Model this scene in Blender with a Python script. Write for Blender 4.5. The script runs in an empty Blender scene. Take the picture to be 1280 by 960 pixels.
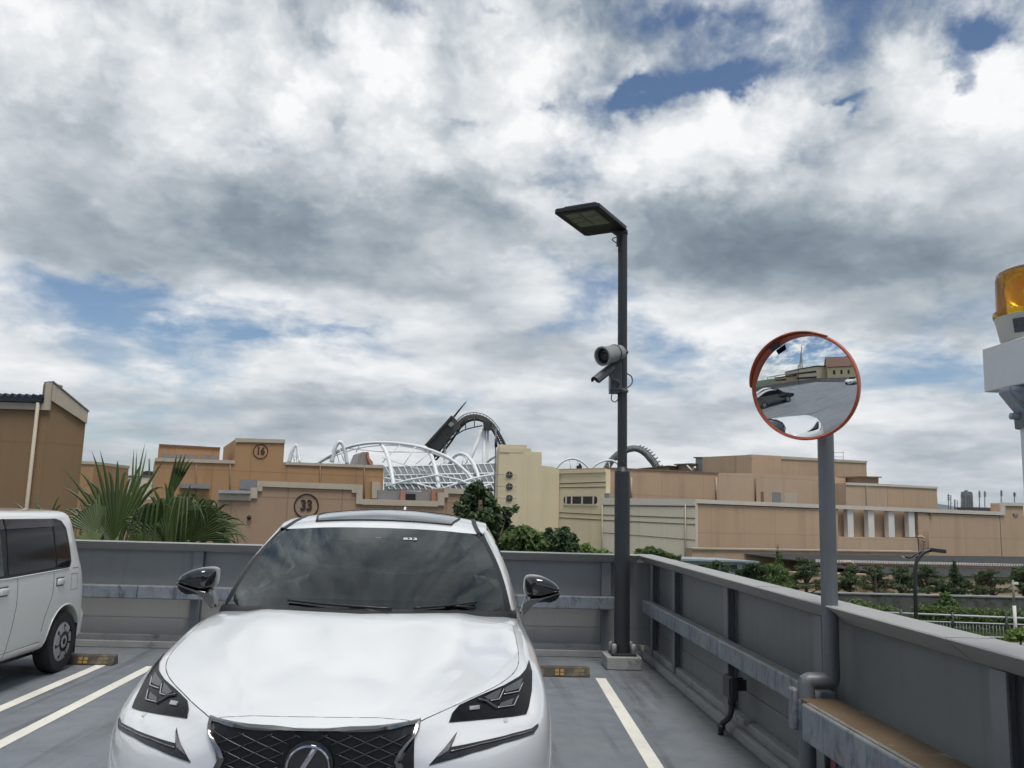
import bpy, bmesh, math, random
from mathutils import Vector, Matrix, Quaternion, noise
from mathutils.bvhtree import BVHTree
R = math.radians
random.seed(7)
SC = bpy.context.scene
COL = SC.collection
# ------------------------------------------------------------------ camera calibration (photo is 1280 x 960)
FPX, EYE = 1072.0, 1.65
def _axes(vpx=587.0, vpy=637.0, roll=1.64):
    r = R(roll)
    vy = Vector(((vpx-640)/FPX, -(vpy-480)/FPX, 1.0)).normalized()
    hd = Vector((math.cos(r), -math.sin(r), 0.0))
    up = vy.cross(hd)
    if up.y < 0: up = -up
    up.normalize()
    x = up.cross(vy)
    if x.x < 0: x = -x
    x.normalize()
    return x, vy, up
AX, AY, AZ = _axes()
def ray(px, py):
    c = Vector(((px-640)/FPX, -(py-480)/FPX, 1.0))
    return Vector((AX.dot(c), AY.dot(c), AZ.dot(c)))
EYEP = Vector((0, 0, EYE))
def aty(px, py, d):
    r = ray(px, py); return EYEP + r*(d/r.y)
def atz(px, py, z):
    r = ray(px, py); return EYEP + r*((z-EYE)/r.z)
def atx(px, py, x):
    r = ray(px, py); return EYEP + r*(x/r.x)
# ------------------------------------------------------------------ objects
ROOTM = {}
def thing(name, label, cat, loc=(0,0,0), rz=0.0, group=None):
    o = bpy.data.objects.new(name, None); COL.objects.link(o)
    o.empty_display_size = .2
    o.location = loc; o.rotation_euler = (0, 0, rz)
    o['label'] = label; o['category'] = cat
    if group: o['group'] = group
    ROOTM[o.name] = Matrix.Translation(Vector(loc)) @ Matrix.Rotation(rz, 4, 'Z')
    return o
def put(name, bm, mats, parent=None, local=False, smooth=False, label=None, cat=None, group=None, kind=None, origin=None, auto=None):
    """link the bmesh as one object; coordinates are world unless local"""
    if not isinstance(mats, (list, tuple)): mats = [mats]
    me = bpy.data.meshes.new(name)
    M = Matrix.Identity(4)
    if parent is not None:
        M = ROOTM[parent.name]
        if not local: bm.transform(M.inverted())
    elif origin is not None:
        bm.transform(Matrix.Translation(-Vector(origin)))
    bmesh.ops.recalc_face_normals(bm, faces=bm.faces) if not getattr(bm, 'keepn', False) else None
    if smooth:
        for f in bm.faces: f.smooth = True
        if auto:
            for e in bm.edges:
                if len(e.link_faces) == 2 and e.calc_face_angle(0) > R(auto): e.smooth = False
    bm.to_mesh(me); bm.free()
    for m in mats: me.materials.append(m)
    o = bpy.data.objects.new(name, me); COL.objects.link(o)
    if parent is not None: o.parent = parent
    elif origin is not None: o.location = origin
    ROOTM[o.name] = M
    if label: o['label'] = label
    if cat: o['category'] = cat
    if group: o['group'] = group
    if kind: o['kind'] = kind
    return o
def dup(root, loc, rz, label, group=None):
    r = root.copy(); COL.objects.link(r); r.location = loc; r.rotation_euler = (0,0,rz); r['label'] = label
    if group: r['group'] = group
    for ch in list(root.children):
        c = ch.copy(); COL.objects.link(c); c.parent = r
        for g in list(ch.children):
            d = g.copy(); COL.objects.link(d); d.parent = c
    return r
# ------------------------------------------------------------------ mesh helpers
class MB:
    def __init__(s): s.b = bmesh.new()
    def poly(s, pts, mi=0):
        vs = [s.b.verts.new(p) for p in pts]
        f = s.b.faces.new(vs); f.material_index = mi; return f
    def box(s, a, b, mi=0, bev=0.0, M=None):
        x0,x1 = sorted((a[0],b[0])); y0,y1 = sorted((a[1],b[1])); z0,z1 = sorted((a[2],b[2]))
        c = [(x0,y0,z0),(x1,y0,z0),(x1,y1,z0),(x0,y1,z0),(x0,y0,z1),(x1,y0,z1),(x1,y1,z1),(x0,y1,z1)]
        if M is not None: c = [M @ Vector(p) for p in c]
        v = [s.b.verts.new(p) for p in c]
        fs = []
        for q in ((3,2,1,0),(4,5,6,7),(0,1,5,4),(1,2,6,5),(2,3,7,6),(3,0,4,7)):
            f = s.b.faces.new([v[i] for i in q]); f.material_index = mi; fs.append(f)
        if bev > 0:
            es = list({e for f in fs for e in f.edges})
            r = bmesh.ops.bevel(s.b, geom=es, offset=bev, segments=2, profile=.5, affect='EDGES')
            for f in r['faces']: f.material_index = mi
        return s
    def extrude(s, pts, d, mi=0, bev=0.0, seg=2):
        """solid from a planar outline (3D points) pushed along vector d"""
        d = Vector(d); n = len(pts)
        a = [s.b.verts.new(Vector(p)) for p in pts]; c = [s.b.verts.new(Vector(p)+d) for p in pts]
        fs = [s.b.faces.new(a), s.b.faces.new(c[::-1])]
        for i in range(n):
            j = (i+1) % n
            fs.append(s.b.faces.new((a[i], c[i], c[j], a[j])))
        for f in fs: f.material_index = mi
        if bev > 0:
            es = list({e for f in fs for e in f.edges})
            bmesh.ops.bevel(s.b, geom=es, offset=bev, segments=seg, profile=.5, affect='EDGES')
        return s
    def tube(s, path, r, n=8, mi=0, cap=True, closed=False):
        path = [Vector(p) for p in path]
        rs = r if isinstance(r, (list, tuple)) else [r]*len(path)
        rings = []; m = len(path); up = None
        for i, p in enumerate(path):
            if closed: t = path[(i+1) % m] - path[i-1]
            else: t = path[min(i+1, m-1)] - path[max(i-1, 0)]
            if t.length < 1e-9: t = Vector((0,0,1))
            t.normalize()
            if up is None:
                up = Vector((0,0,1)) if abs(t.z) < .9 else Vector((0,1,0))
            x = t.cross(up)
            if x.length < 1e-6: x = t.cross(Vector((1,.3,.2)))
            x.normalize(); y = x.cross(t).normalized(); up = y
            rings.append([s.b.verts.new(p + x*(rs[i]*math.cos(2*math.pi*k/n)) + y*(rs[i]*math.sin(2*math.pi*k/n))) for k in range(n)])
        for i in range(m if closed else m-1):
            A = rings[i]; B = rings[(i+1) % m]
            for k in range(n):
                f = s.b.faces.new((A[k], A[(k+1)%n], B[(k+1)%n], B[k])); f.material_index = mi; f.smooth = True
        if cap and not closed:
            for ring in (rings[0][::-1], rings[-1]):
                f = s.b.faces.new(ring); f.material_index = mi
        return s
    def lathe(s, prof, n=24, M=None, mi=0):
        """profile [(r, h)] about local Z"""
        M = M or Matrix.Identity(4); rings = []
        for (r, h) in prof:
            if r < 1e-6: rings.append([s.b.verts.new(M @ Vector((0,0,h)))])
            else: rings.append([s.b.verts.new(M @ Vector((r*math.cos(2*math.pi*k/n), r*math.sin(2*math.pi*k/n), h))) for k in range(n)])
        for A, B in zip(rings, rings[1:]):
            for k in range(n):
                k2 = (k+1) % n
                if len(A) == 1 and len(B) == 1: continue
                if len(A) == 1: q = (A[0], B[k2], B[k])
                elif len(B) == 1: q = (A[k], A[k2], B[0])
                else: q = (A[k], A[k2], B[k2], B[k])
                f = s.b.faces.new(q); f.material_index = mi; f.smooth = True
        return s
    def grid(s, rows, closed=False, mi=None, flip=False):
        V = [[s.b.verts.new(p) for p in r] for r in rows]
        n = len(V[0])
        for i in range(len(V)-1):
            for k in range(n if closed else n-1):
                k2 = (k+1) % n
                q = (V[i][k], V[i][k2], V[i+1][k2], V[i+1][k])
                f = s.b.faces.new(q)
                if mi: f.material_index = mi(i, k)
        return V
    def put(s, *a, **k): return put(a[0], s.b, *a[1:], **k)
def interp(tab, x):
    """smooth (Hermite) lookup in [(x, y), ...]"""
    if x <= tab[0][0]: return tab[0][1]
    if x >= tab[-1][0]: return tab[-1][1]
    for i in range(len(tab)-1):
        x0, y0 = tab[i]; x1, y1 = tab[i+1]
        if x0 <= x <= x1:
            h = x1-x0; t = (x-x0)/h
            def sl(j):
                if j <= 0: return (tab[1][1]-tab[0][1])/(tab[1][0]-tab[0][0])
                if j >= len(tab)-1: return (tab[-1][1]-tab[-2][1])/(tab[-1][0]-tab[-2][0])
                a = (tab[j][1]-tab[j-1][1])/(tab[j][0]-tab[j-1][0]); b = (tab[j+1][1]-tab[j][1])/(tab[j+1][0]-tab[j][0])
                return 0 if a*b <= 0 else 2*a*b/(a+b)
            m0, m1 = sl(i)*h, sl(i+1)*h
            return (2*t**3-3*t*t+1)*y0 + (t**3-2*t*t+t)*m0 + (-2*t**3+3*t*t)*y1 + (t**3-t*t)*m1
def catmull(pts, n=6):
    P = [Vector(p) for p in pts]; out = []
    for i in range(len(P)-1):
        p0 = P[max(i-1,0)]; p1 = P[i]; p2 = P[i+1]; p3 = P[min(i+2,len(P)-1)]
        for k in range(n):
            t = k/n
            out.append(.5*((2*p1)+(-p0+p2)*t+(2*p0-5*p1+4*p2-p3)*t*t+(-p0+3*p1-3*p2+p3)*t**3))
    out.append(P[-1]); return out
def subsurf(bm, levels, keep_mats=True, cutters=()):
    """evaluate subdivision (and boolean cuts) and give back a new bmesh"""
    me = bpy.data.meshes.new('tmp'); bm.to_mesh(me); bm.free()
    o = bpy.data.objects.new('tmp', me); COL.objects.link(o)
    for _ in range(3): me.materials.append(None)
    md = o.modifiers.new('s', 'SUBSURF'); md.levels = levels; md.render_levels = levels
    tmp = []
    for cb in cutters:
        cm = bpy.data.meshes.new('c'); cb.to_mesh(cm); cb.free()
        co = bpy.data.objects.new('c', cm); COL.objects.link(co); tmp.append(co)
        b = o.modifiers.new('b', 'BOOLEAN'); b.object = co; b.operation = 'DIFFERENCE'; b.solver = 'EXACT'
    bpy.context.view_layer.update()
    dg = bpy.context.evaluated_depsgraph_get()
    ev = o.evaluated_get(dg); m2 = ev.to_mesh()
    out = bmesh.new(); out.from_mesh(m2); ev.to_mesh_clear()
    bpy.data.objects.remove(o)
    for t in tmp: bpy.data.objects.remove(t)
    return out
# ------------------------------------------------------------------ materials
class NT:
    def __init__(s, m):
        s.t = m.node_tree; s.t.nodes.clear()
    def n(s, typ, **k):
        o = s.t.nodes.new('ShaderNode'+typ)
        for a, b in k.items(): setattr(o, a, b)
        return o
    def l(s, a, b): s.t.links.new(a, b)
    def val(s, sock, v):
        if hasattr(v, 'is_linked') or hasattr(v, 'links'): s.l(v, sock)
        else: sock.default_value = v
    def math(s, op, a, b=None, clamp=False):
        o = s.n('Math', operation=op, use_clamp=clamp); s.val(o.inputs[0], a)
        if b is not None: s.val(o.inputs[1], b)
        return o.outputs[0]
    def vec(s, op, a, b=None):
        o = s.n('VectorMath', operation=op); s.val(o.inputs[0], a)
        if b is not None: s.val(o.inputs[1], b)
        return o.outputs['Value'] if op in ('DOT_PRODUCT','LENGTH','DISTANCE') else o.outputs[0]
    def noise(s, vec, scale, detail=4, rough=.55, dist=0.0):
        o = s.n('TexNoise'); s.l(vec, o.inputs['Vector'])
        o.inputs['Scale'].default_value = scale; o.inputs['Detail'].default_value = detail
        o.inputs['Roughness'].default_value = rough; o.inputs['Distortion'].default_value = dist
        return o.outputs['Fac']
    def ramp(s, fac, stops, interp='LINEAR'):
        o = s.n('ValToRGB'); o.color_ramp.interpolation = interp
        e = o.color_ramp.elements
        while len(e) < len(stops): e.new(.5)
        for i, (p, c) in enumerate(stops):
            e[i].position = p; e[i].color = (c, c, c, 1) if isinstance(c, (int, float)) else (*c[:3], 1)
        s.l(fac, o.inputs[0]); return o.outputs[0]
    def mix(s, fac, a, b, blend='MIX'):
        o = s.n('Mix', data_type='RGBA', blend_type=blend); s.val(o.inputs[0], fac)
        for sock, v in ((o.inputs[6], a), (o.inputs[7], b)):
            if isinstance(v, (tuple, list)): sock.default_value = (*v[:3], 1)
            else: s.l(v, sock)
        return o.outputs[2]
    def maprange(s, v, a, b, c=0., d=1., smooth=True):
        o = s.n('MapRange', interpolation_type='SMOOTHSTEP' if smooth else 'LINEAR')
        s.l(v, o.inputs[0])
        for i, x in enumerate((a, b, c, d)): o.inputs[i+1].default_value = x
        return o.outputs[0]
def newmat(name):
    m = bpy.data.materials.new(name); m.use_nodes = True; nt = NT(m)
    out = nt.n('OutputMaterial'); p = nt.n('BsdfPrincipled'); nt.l(p.outputs[0], out.inputs[0])
    tc = nt.n('TexCoord')
    return m, nt, p, tc.outputs['Object'], out
def mat(name, col, rough=.6, metal=0., var=.12, scale=3., bump=0., bscale=40., coat=0., spec=.5, streak=0., spots=None):
    """base colour with soft large + fine variation; optional vertical streaks; spots=(colour, amount, scale)"""
    m, nt, p, co, out = newmat(name)
    n1 = nt.noise(co, scale, 5, .6); n2 = nt.noise(co, scale*9, 3, .6)
    f = nt.math('ADD', nt.math('MULTIPLY', n1, .7), nt.math('MULTIPLY', n2, .3))
    lo = tuple(c*(1-var) for c in col); hi = tuple(min(1, c*(1+var)) for c in col)
    c = nt.ramp(f, [(.3, lo), (.7, hi)])
    if streak:
        mp = nt.n('Mapping'); mp.inputs['Scale'].default_value = (6, 6, .25); nt.l(co, mp.inputs[0])
        s = nt.noise(mp.outputs[0], 1.2, 5, .65)
        c = nt.mix(nt.maprange(s, .5, .75, 0, streak), c, tuple(x*.55 for x in col))
    if spots:
        sn = nt.noise(co, spots[2], 6, .7)
        c = nt.mix(nt.maprange(sn, 1-spots[1]-.08, 1-spots[1]+.06), c, spots[0])
    nt.l(c, p.inputs['Base Color'])
    p.inputs['Metallic'].default_value = metal
    nt.l(nt.maprange(n1, .3, .7, max(.02, rough*.85), min(1, rough*1.15)), p.inputs['Roughness'])
    p.inputs['Coat Weight'].default_value = coat; p.inputs['Coat Roughness'].default_value = .03
    p.inputs['Specular IOR Level'].default_value = spec
    if bump:
        b = nt.n('Bump'); b.inputs['Strength'].default_value = bump; b.inputs['Distance'].default_value = .01
        nt.l(nt.noise(co, bscale, 4, .6), b.inputs['Height']); nt.l(b.outputs[0], p.inputs['Normal'])
    return m
def leafmat(name, lo, hi, trans=.35, rough=.5):
    m, nt, p, co, out = newmat(name)
    g = nt.n('NewGeometry'); big = nt.noise(co, .8, 3)
    f = nt.math('ADD', nt.math('MULTIPLY', g.outputs['Random Per Island'], .6), nt.math('MULTIPLY', big, .5))
    c = nt.ramp(f, [(.1, lo), (.55, tuple((a+b)/2 for a, b in zip(lo, hi))), (.95, hi)])
    nt.l(c, p.inputs['Base Color']); p.inputs['Roughness'].default_value = rough
    tr = nt.n('BsdfTranslucent'); nt.l(nt.mix(.5, c, tuple(x*1.3 for x in hi)), tr.inputs[0])
    mx = nt.n('MixShader'); mx.inputs[0].default_value = trans
    nt.l(p.outputs[0], mx.inputs[1]); nt.l(tr.outputs[0], mx.inputs[2]); nt.l(mx.outputs[0], out.inputs[0])
    return m
def wallmat(name, col, px=2.4, pz=2.6, line=.45, lw=.035, var=.06, stain=.25):
    """rendered facade with panel joints on the local X / Z grid, and rain stains"""
    m, nt, p, co, out = newmat(name)
    sx = nt.n('SeparateXYZ'); nt.l(co, sx.inputs[0])
    def seam(v, per):
        fr = nt.math('FRACT', nt.math('DIVIDE', v, per))
        d = nt.math('ABSOLUTE', nt.math('SUBTRACT', fr, .5))
        return nt.math('LESS_THAN', nt.math('MULTIPLY', d, per), lw)
    s = nt.math('MAXIMUM', seam(sx.outputs[0], px), seam(sx.outputs[2], pz))
    n1 = nt.noise(co, .35, 5, .6); n2 = nt.noise(co, 6, 4, .6)
    f = nt.math('ADD', nt.math('MULTIPLY', n1, .6), nt.math('MULTIPLY', n2, .4))
    c = nt.ramp(f, [(.3, tuple(x*(1-var) for x in col)), (.7, tuple(x*(1+var) for x in col))])
    # slight tone change from panel to panel
    cell = nt.n('Combine' 'XYZ')
    nt.l(nt.math('FLOOR', nt.math('ADD', nt.math('DIVIDE', sx.outputs[0], px), .5)), cell.inputs[0])
    nt.l(nt.math('FLOOR', nt.math('ADD', nt.math('DIVIDE', sx.outputs[2], pz), .5)), cell.inputs[2])
    wn = nt.n('TexWhiteNoise'); nt.l(cell.outputs[0], wn.inputs[0])
    c = nt.mix(nt.math('MULTIPLY', wn.outputs['Value'], .12), c, tuple(x*.6 for x in col))
    mp = nt.n('Mapping'); mp.inputs['Scale'].default_value = (.75, .75, .07); nt.l(co, mp.inputs[0])
    st = nt.noise(mp.outputs[0], 1.0, 6, .7)
    c = nt.mix(nt.maprange(st, .45, .72, 0, stain), c, tuple(x*.45 for x in col))
    c = nt.mix(nt.math('MULTIPLY', s, line), c, tuple(x*.35 for x in col))
    nt.l(c, p.inputs['Base Color']); p.inputs['Roughness'].default_value = .85
    return m
class Fac:
    """vertical facade plane through two world points seen at pixels a, b at depths da, db"""
    def __init__(s, a, da, b, db):
        A = aty(*a, da); B = aty(*b, db)
        s.A = Vector((A.x, A.y, 0)); s.u = Vector((B.x-A.x, B.y-A.y, 0)); s.L = s.u.length; s.u.normalize()
        s.n = Vector((s.u.y, -s.u.x, 0))
        if s.n.dot(-s.A) < 0: s.n = -s.n
    def px(s, x, y):
        r = ray(x, y); t = (s.A-EYEP).dot(s.n)/r.dot(s.n); p = EYEP + r*t
        return ((p-s.A).dot(s.u), p.z)
    def pt(s, c, off=0.0): return s.A + s.u*c[0] + Vector((0,0,c[1])) + s.n*off
    def P(s, x, y, off=0.0): return s.pt(s.px(x, y), off)
    def rz(s): return math.atan2(s.u.y, s.u.x)
    def root(s, name, label, cat, z=-4.5, group=None):
        return thing(name, label, cat, (s.A.x, s.A.y, z), s.rz(), group)
    def steps(s, tops, zb, d0, d1, mb, mi=0):
        """tops: pixel outline (x, y) left to right, verticals forced by equal s; solid from offset d0 to d1"""
        pts = [s.px(*t) for t in tops]
        for i in range(1, len(pts)):
            if abs(tops[i][0]-tops[i-1][0]) <= 1.01: pts[i] = (pts[i-1][0], pts[i][1])
        pts = [(pts[0][0], zb)] + pts + [(pts[-1][0], zb)]
        mb.extrude([s.pt(p, d0) for p in pts], s.n*(d1-d0), mi); return pts
    def rect(s, x0, y0, x1, y1, d0, d1, mb, mi=0):
        a = s.px(x0, y0); b = s.px(x1, y1)
        mb.extrude([s.pt((a[0],b[1]), d0), s.pt((b[0],b[1]), d0), s.pt((b[0],a[1]), d0), s.pt((a[0],a[1]), d0)], s.n*(d1-d0), mi)
    def quad(s, pts, d0, d1, mb, mi=0):
        mb.extrude([s.P(*p, d0) for p in pts], s.n*(d1-d0), mi)
    def tube(s, pts, r, off, mb, n=6): mb.tube([s.P(*p, off) for p in pts], r, n)
def text_bm(txt, size, bold=.0):
    cu = bpy.data.curves.new('t', 'FONT'); cu.body = txt; cu.size = size; cu.align_x = 'CENTER'; cu.align_y = 'CENTER'
    cu.offset = bold; cu.extrude = .01; cu.resolution_u = 3
    o = bpy.data.objects.new('t', cu); COL.objects.link(o); bpy.context.view_layer.update()
    me = bpy.data.meshes.new_from_object(o.evaluated_get(bpy.context.evaluated_depsgraph_get()))
    b = bmesh.new(); b.from_mesh(me); bpy.data.objects.remove(o); bpy.data.meshes.remove(me)
    return b
# ------------------------------------------------------------------ sky: Nishita blue behind a layer of procedural cloud
SUN_AZ, SUN_EL = 166.0, 70.0          # degrees clockwise from +Y, elevation
W = bpy.data.worlds.new('World'); SC.world = W; W.use_nodes = True
nt = NT(W)
out = nt.n('OutputWorld')
sky = nt.n('TexSky', sky_type='NISHITA'); sky.sun_disc = False
sky.sun_elevation = R(SUN_EL); sky.sun_rotation = R(SUN_AZ)
sky.altitude = 0; sky.air_density = 1.0; sky.dust_density = .15; sky.ozone_density = 3.5
tc = nt.n('TexCoord'); D0 = nt.vec('NORMALIZE', tc.outputs['Generated'])
sep = nt.n('SeparateXYZ'); nt.l(D0, sep.inputs[0])
# cloud deck coordinates: flattens towards the horizon
zz = nt.math('ADD', nt.math('MAXIMUM', sep.outputs[2], 0.0), .22)
cp = nt.n('CombineXYZ')
nt.l(nt.math('DIVIDE', sep.outputs[0], zz), cp.inputs[0]); nt.l(nt.math('DIVIDE', sep.outputs[1], zz), cp.inputs[1])
CP = cp.outputs[0]
hl = nt.math('SQRT', nt.math('ADD', nt.math('POWER', sep.outputs[0], 2), nt.math('POWER', sep.outputs[1], 2)))
hl = nt.math('ADD', nt.math('MULTIPLY', hl, .75), .22)
cq_ = nt.n('CombineXYZ'); nt.l(nt.math('DIVIDE', sep.outputs[0], hl), cq_.inputs[0]); nt.l(nt.math('DIVIDE', sep.outputs[1], hl), cq_.inputs[1])
nt.l(nt.math('MULTIPLY', nt.math('LOGARITHM', nt.math('ADD', nt.math('MAXIMUM', sep.outputs[2], 0.0), .15), 2.718), .85), cq_.inputs[2])
QP = cq_.outputs[0]
wn = nt.n('TexNoise'); nt.l(QP, wn.inputs['Vector']); wn.inputs['Scale'].default_value = 4.5; wn.inputs['Detail'].default_value = 6; wn.inputs['Roughness'].default_value = .62
warp = nt.vec('SUBTRACT', wn.outputs['Color'], (.5, .5, .5))
sc_ = nt.n('VectorMath', operation='SCALE'); nt.l(warp, sc_.inputs[0]); sc_.inputs['Scale'].default_value = .16
D1 = nt.vec('ADD', D0, sc_.outputs[0])
def blob(px, py, rx, ry, ang=0.0):
    c = ray(px, py).normalized(); a = R(ang)
    ex = (ray(px+rx*math.cos(a), py+rx*math.sin(a)).normalized()-c); ey = (ray(px-ry*math.sin(a), py+ry*math.cos(a)).normalized()-c)
    sx, sy = ex.length, ey.length
    ex = ex/(sx*sx); ey = ey/(sy*sy)
    o = nt.n('VectorMath', operation='SUBTRACT'); nt.l(D1, o.inputs[0]); o.inputs[1].default_value = c
    a1 = nt.vec('DOT_PRODUCT', o.outputs[0], tuple(ex)); a2 = nt.vec('DOT_PRODUCT', o.outputs[0], tuple(ey))
    a3 = nt.vec('DOT_PRODUCT', o.outputs[0], tuple(c*2.0))
    q = nt.math('ADD', nt.math('ADD', nt.math('POWER', a1, 2), nt.math('POWER', a2, 2)), nt.math('POWER', a3, 2))
    return nt.math('POWER', 2.718, nt.math('MULTIPLY', q, -1.0))
def total(lst):
    t = None
    for (w, *b) in lst:
        g = nt.math('MULTIPLY', blob(*b), w)
        t = g if t is None else nt.math('ADD', t, g)
    return t
BLUE = [  # weight, px, py, rx, ry, angle
 (1.25,1212,62,58,36,-25),(.6,1190,112,32,18,30),(.60,870,105,95,13,-10),(.50,800,124,36,16,-20),(.55,1040,125,30,8,10),
 (.55,1052,150,10,18,20),(.50,660,133,20,10,0),(.38,590,138,32,10,0),(.38,420,140,32,12,-20),(.5,515,14,40,18,25),
 (.5,625,8,40,12,10),(.42,400,35,32,14,40),(.30,860,12,90,12,5),
 (.08,50,352,75,20,8),(.10,150,350,45,9,5),(.32,430,425,45,11,-8),(.28,330,440,80,9,3),(.24,200,400,55,9,5),(.2,540,410,55,9,-5)]
DARK = [
 (1.0,330,255,170,65,18),(.9,250,300,190,38,8),(1.0,520,345,130,52,12),(.45,130,290,130,28,5),(.55,600,260,120,45,-5),(.5,560,375,60,22,0),
 (.4,60,190,90,70,0),(1.0,890,265,125,52,-2),(1.2,1010,325,200,52,8),(.9,1120,290,130,60,0),(.5,820,290,90,45,10),(.4,1240,280,90,70,0),
 (.35,690,440,140,24,0),(.35,1120,400,130,22,10),(.45,450,520,240,22,3),(.3,900,520,200,20,3),(.35,1200,545,120,22,5)]
WHITE = [
 (.8,960,150,180,40,5),(.7,480,75,100,60,0),(.8,180,75,140,60,0),(.6,560,185,140,35,0),(.5,1240,150,90,60,-15),(.5,730,70,140,50,0),
 (.5,850,190,120,36,-20),(.35,250,290,130,10,22),(.4,470,480,200,16,0),(.4,780,385,140,22,5)]
blue = total(BLUE); dark = total(DARK); white = total(WHITE)
dark = nt.math('MULTIPLY', nt.math('SUBTRACT', 1.0, nt.math('POWER', 2.718, nt.math('MULTIPLY', dark, -1.0))), 1.25)
n_big = nt.noise(QP, 2.0, 3, .5, .2)
n_mid = nt.noise(QP, 4.0, 7, .54, .3)
n_fine = nt.noise(QP, 11.0, 6, .62, .3)
mp = nt.n('Mapping'); mp.inputs['Rotation'].default_value = (0, 0, R(12)); mp.inputs['Scale'].default_value = (.8, 1.5, 1.); nt.l(CP, mp.inputs[0])
n_str = nt.noise(mp.outputs[0], 2.0, 5, .52, .4)
vo = nt.n('TexVoronoi', feature='SMOOTH_F1'); vw = nt.vec('ADD', QP, nt.vec('MULTIPLY', warp, (.22, .22, .22))); nt.l(vw, vo.inputs['Vector'])
vo.inputs['Scale'].default_value = 7.5; vo.inputs['Detail'].default_value = 3.0; vo.inputs['Roughness'].default_value = .55; vo.inputs['Smoothness'].default_value = .6
puff = nt.math('SUBTRACT', .42, vo.outputs['Distance'])
behind = nt.maprange(nt.math('MULTIPLY', sep.outputs[1], -1.0), .05, .5)
up = nt.maprange(sep.outputs[2], .22, .5)
cov = nt.math('ADD', nt.math('MULTIPLY', n_big, .35), nt.math('MULTIPLY', n_mid, .75))
cov = nt.math('SUBTRACT', cov, nt.math('MULTIPLY', blue, .33))
cov = nt.math('ADD', cov, nt.math('ADD', nt.math('MULTIPLY', dark, .38), nt.math('MULTIPLY', white, .20)))
cov = nt.math('SUBTRACT', cov, nt.math('MULTIPLY', behind, .10))
cov = nt.math('ADD', cov, nt.math('MULTIPLY', nt.math('SUBTRACT', n_fine, .5), .44))
cov = nt.math('ADD', cov, nt.math('MULTIPLY', puff, .10))
cov = nt.math('ADD', cov, nt.math('MULTIPLY', nt.maprange(sep.outputs[2], .55, .80), .10))
hz = nt.maprange(sep.outputs[2], .0, .16)
cov = nt.math('ADD', cov, nt.math('MULTIPLY', nt.math('SUBTRACT', 1.0, hz), .16))
alpha = nt.maprange(cov, .30, .56)
sh = nt.math('SUBTRACT', nt.math('ADD', .97, nt.math('MULTIPLY', white, .24)), nt.math('MULTIPLY', dark, .56))
sh = nt.math('ADD', sh, nt.math('MULTIPLY', nt.math('SUBTRACT', n_mid, .5), 1.0))
sh = nt.math('ADD', sh, nt.math('MULTIPLY', nt.math('SUBTRACT', n_str, .5), .65))
sh = nt.math('ADD', sh, nt.math('MULTIPLY', nt.math('SUBTRACT', n_fine, .5), nt.math('ADD', .34, nt.math('MULTIPLY', up, .36))))
sh = nt.math('ADD', sh, nt.math('MULTIPLY', puff, nt.math('ADD', .25, nt.math('MULTIPLY', up, .45))))
low = nt.maprange(sep.outputs[2], .02, .35)
sh = nt.math('ADD', sh, nt.math('MULTIPLY', nt.math('SUBTRACT', low, .75), .16))
calm = nt.maprange(sep.outputs[2], .58, .85)
sh = nt.math('ADD', nt.math('MULTIPLY', sh, nt.math('SUBTRACT', 1.0, nt.math('MULTIPLY', calm, .60))), nt.math('MULTIPLY', calm, .26))
sh = nt.math('ADD', nt.math('MULTIPLY', sh, .74), .26)
ccol = nt.ramp(sh, [(0., (.125,.16,.205)), (.26, (.18,.225,.28)), (.42, (.275,.33,.385)), (.615, (.47,.52,.565)), (.81, (.73,.765,.795)), (1., (.97,.975,.98))])
bgs = nt.n('Background'); nt.l(sky.outputs[0], bgs.inputs[0]); bgs.inputs[1].default_value = .095
bgc = nt.n('Background'); nt.l(ccol, bgc.inputs[0]); bgc.inputs[1].default_value = 1.0
mx = nt.n('MixShader'); nt.l(alpha, mx.inputs[0]); nt.l(bgs.outputs[0], mx.inputs[1]); nt.l(bgc.outputs[0], mx.inputs[2])
nt.l(mx.outputs[0], out.inputs[0])
# ------------------------------------------------------------------ sun behind thin cloud
sl = bpy.data.lights.new('sun', 'SUN'); sl.energy = 2.6; sl.angle = R(20); sl.color = (1, .95, .88)
so = bpy.data.objects.new('sun', sl); COL.objects.link(so)
sd = Vector((math.sin(R(SUN_AZ))*math.cos(R(SUN_EL)), math.cos(R(SUN_AZ))*math.cos(R(SUN_EL)), math.sin(R(SUN_EL))))
so.rotation_euler = sd.to_track_quat('Z', 'Y').to_euler(); so.location = sd*50
# ------------------------------------------------------------------ camera
cam = bpy.data.cameras.new('camera'); co_ = bpy.data.objects.new('camera', cam); COL.objects.link(co_)
cam.sensor_width = 36; cam.sensor_fit = 'HORIZONTAL'; cam.lens = 36*FPX/1280; cam.clip_end = 40000; cam.clip_start = .05
cr = Vector((AX.x, AY.x, AZ.x)); cu_ = Vector((AX.y, AY.y, AZ.y)); cf = Vector((AX.z, AY.z, AZ.z))
co_.matrix_world = Matrix(((cr.x,cu_.x,-cf.x,0),(cr.y,cu_.y,-cf.y,0),(cr.z,cu_.z,-cf.z,EYE),(0,0,0,1)))
SC.camera = co_
SC.render.engine = 'CYCLES'
SC.cycles.use_denoising = True; SC.cycles.use_adaptive_sampling = True; SC.cycles.adaptive_threshold = .03; SC.cycles.adaptive_min_samples = 16
try: SC.cycles.denoiser = 'OPENIMAGEDENOISE'
except Exception: pass
SC.cycles.max_bounces = 8; SC.cycles.transparent_max_bounces = 12
SC.view_settings.view_transform = 'Standard'; SC.view_settings.look = 'None'
SC.view_settings.exposure = 0.0; SC.view_settings.gamma = 1.0; SC.view_settings.use_curve_mapping = False
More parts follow.
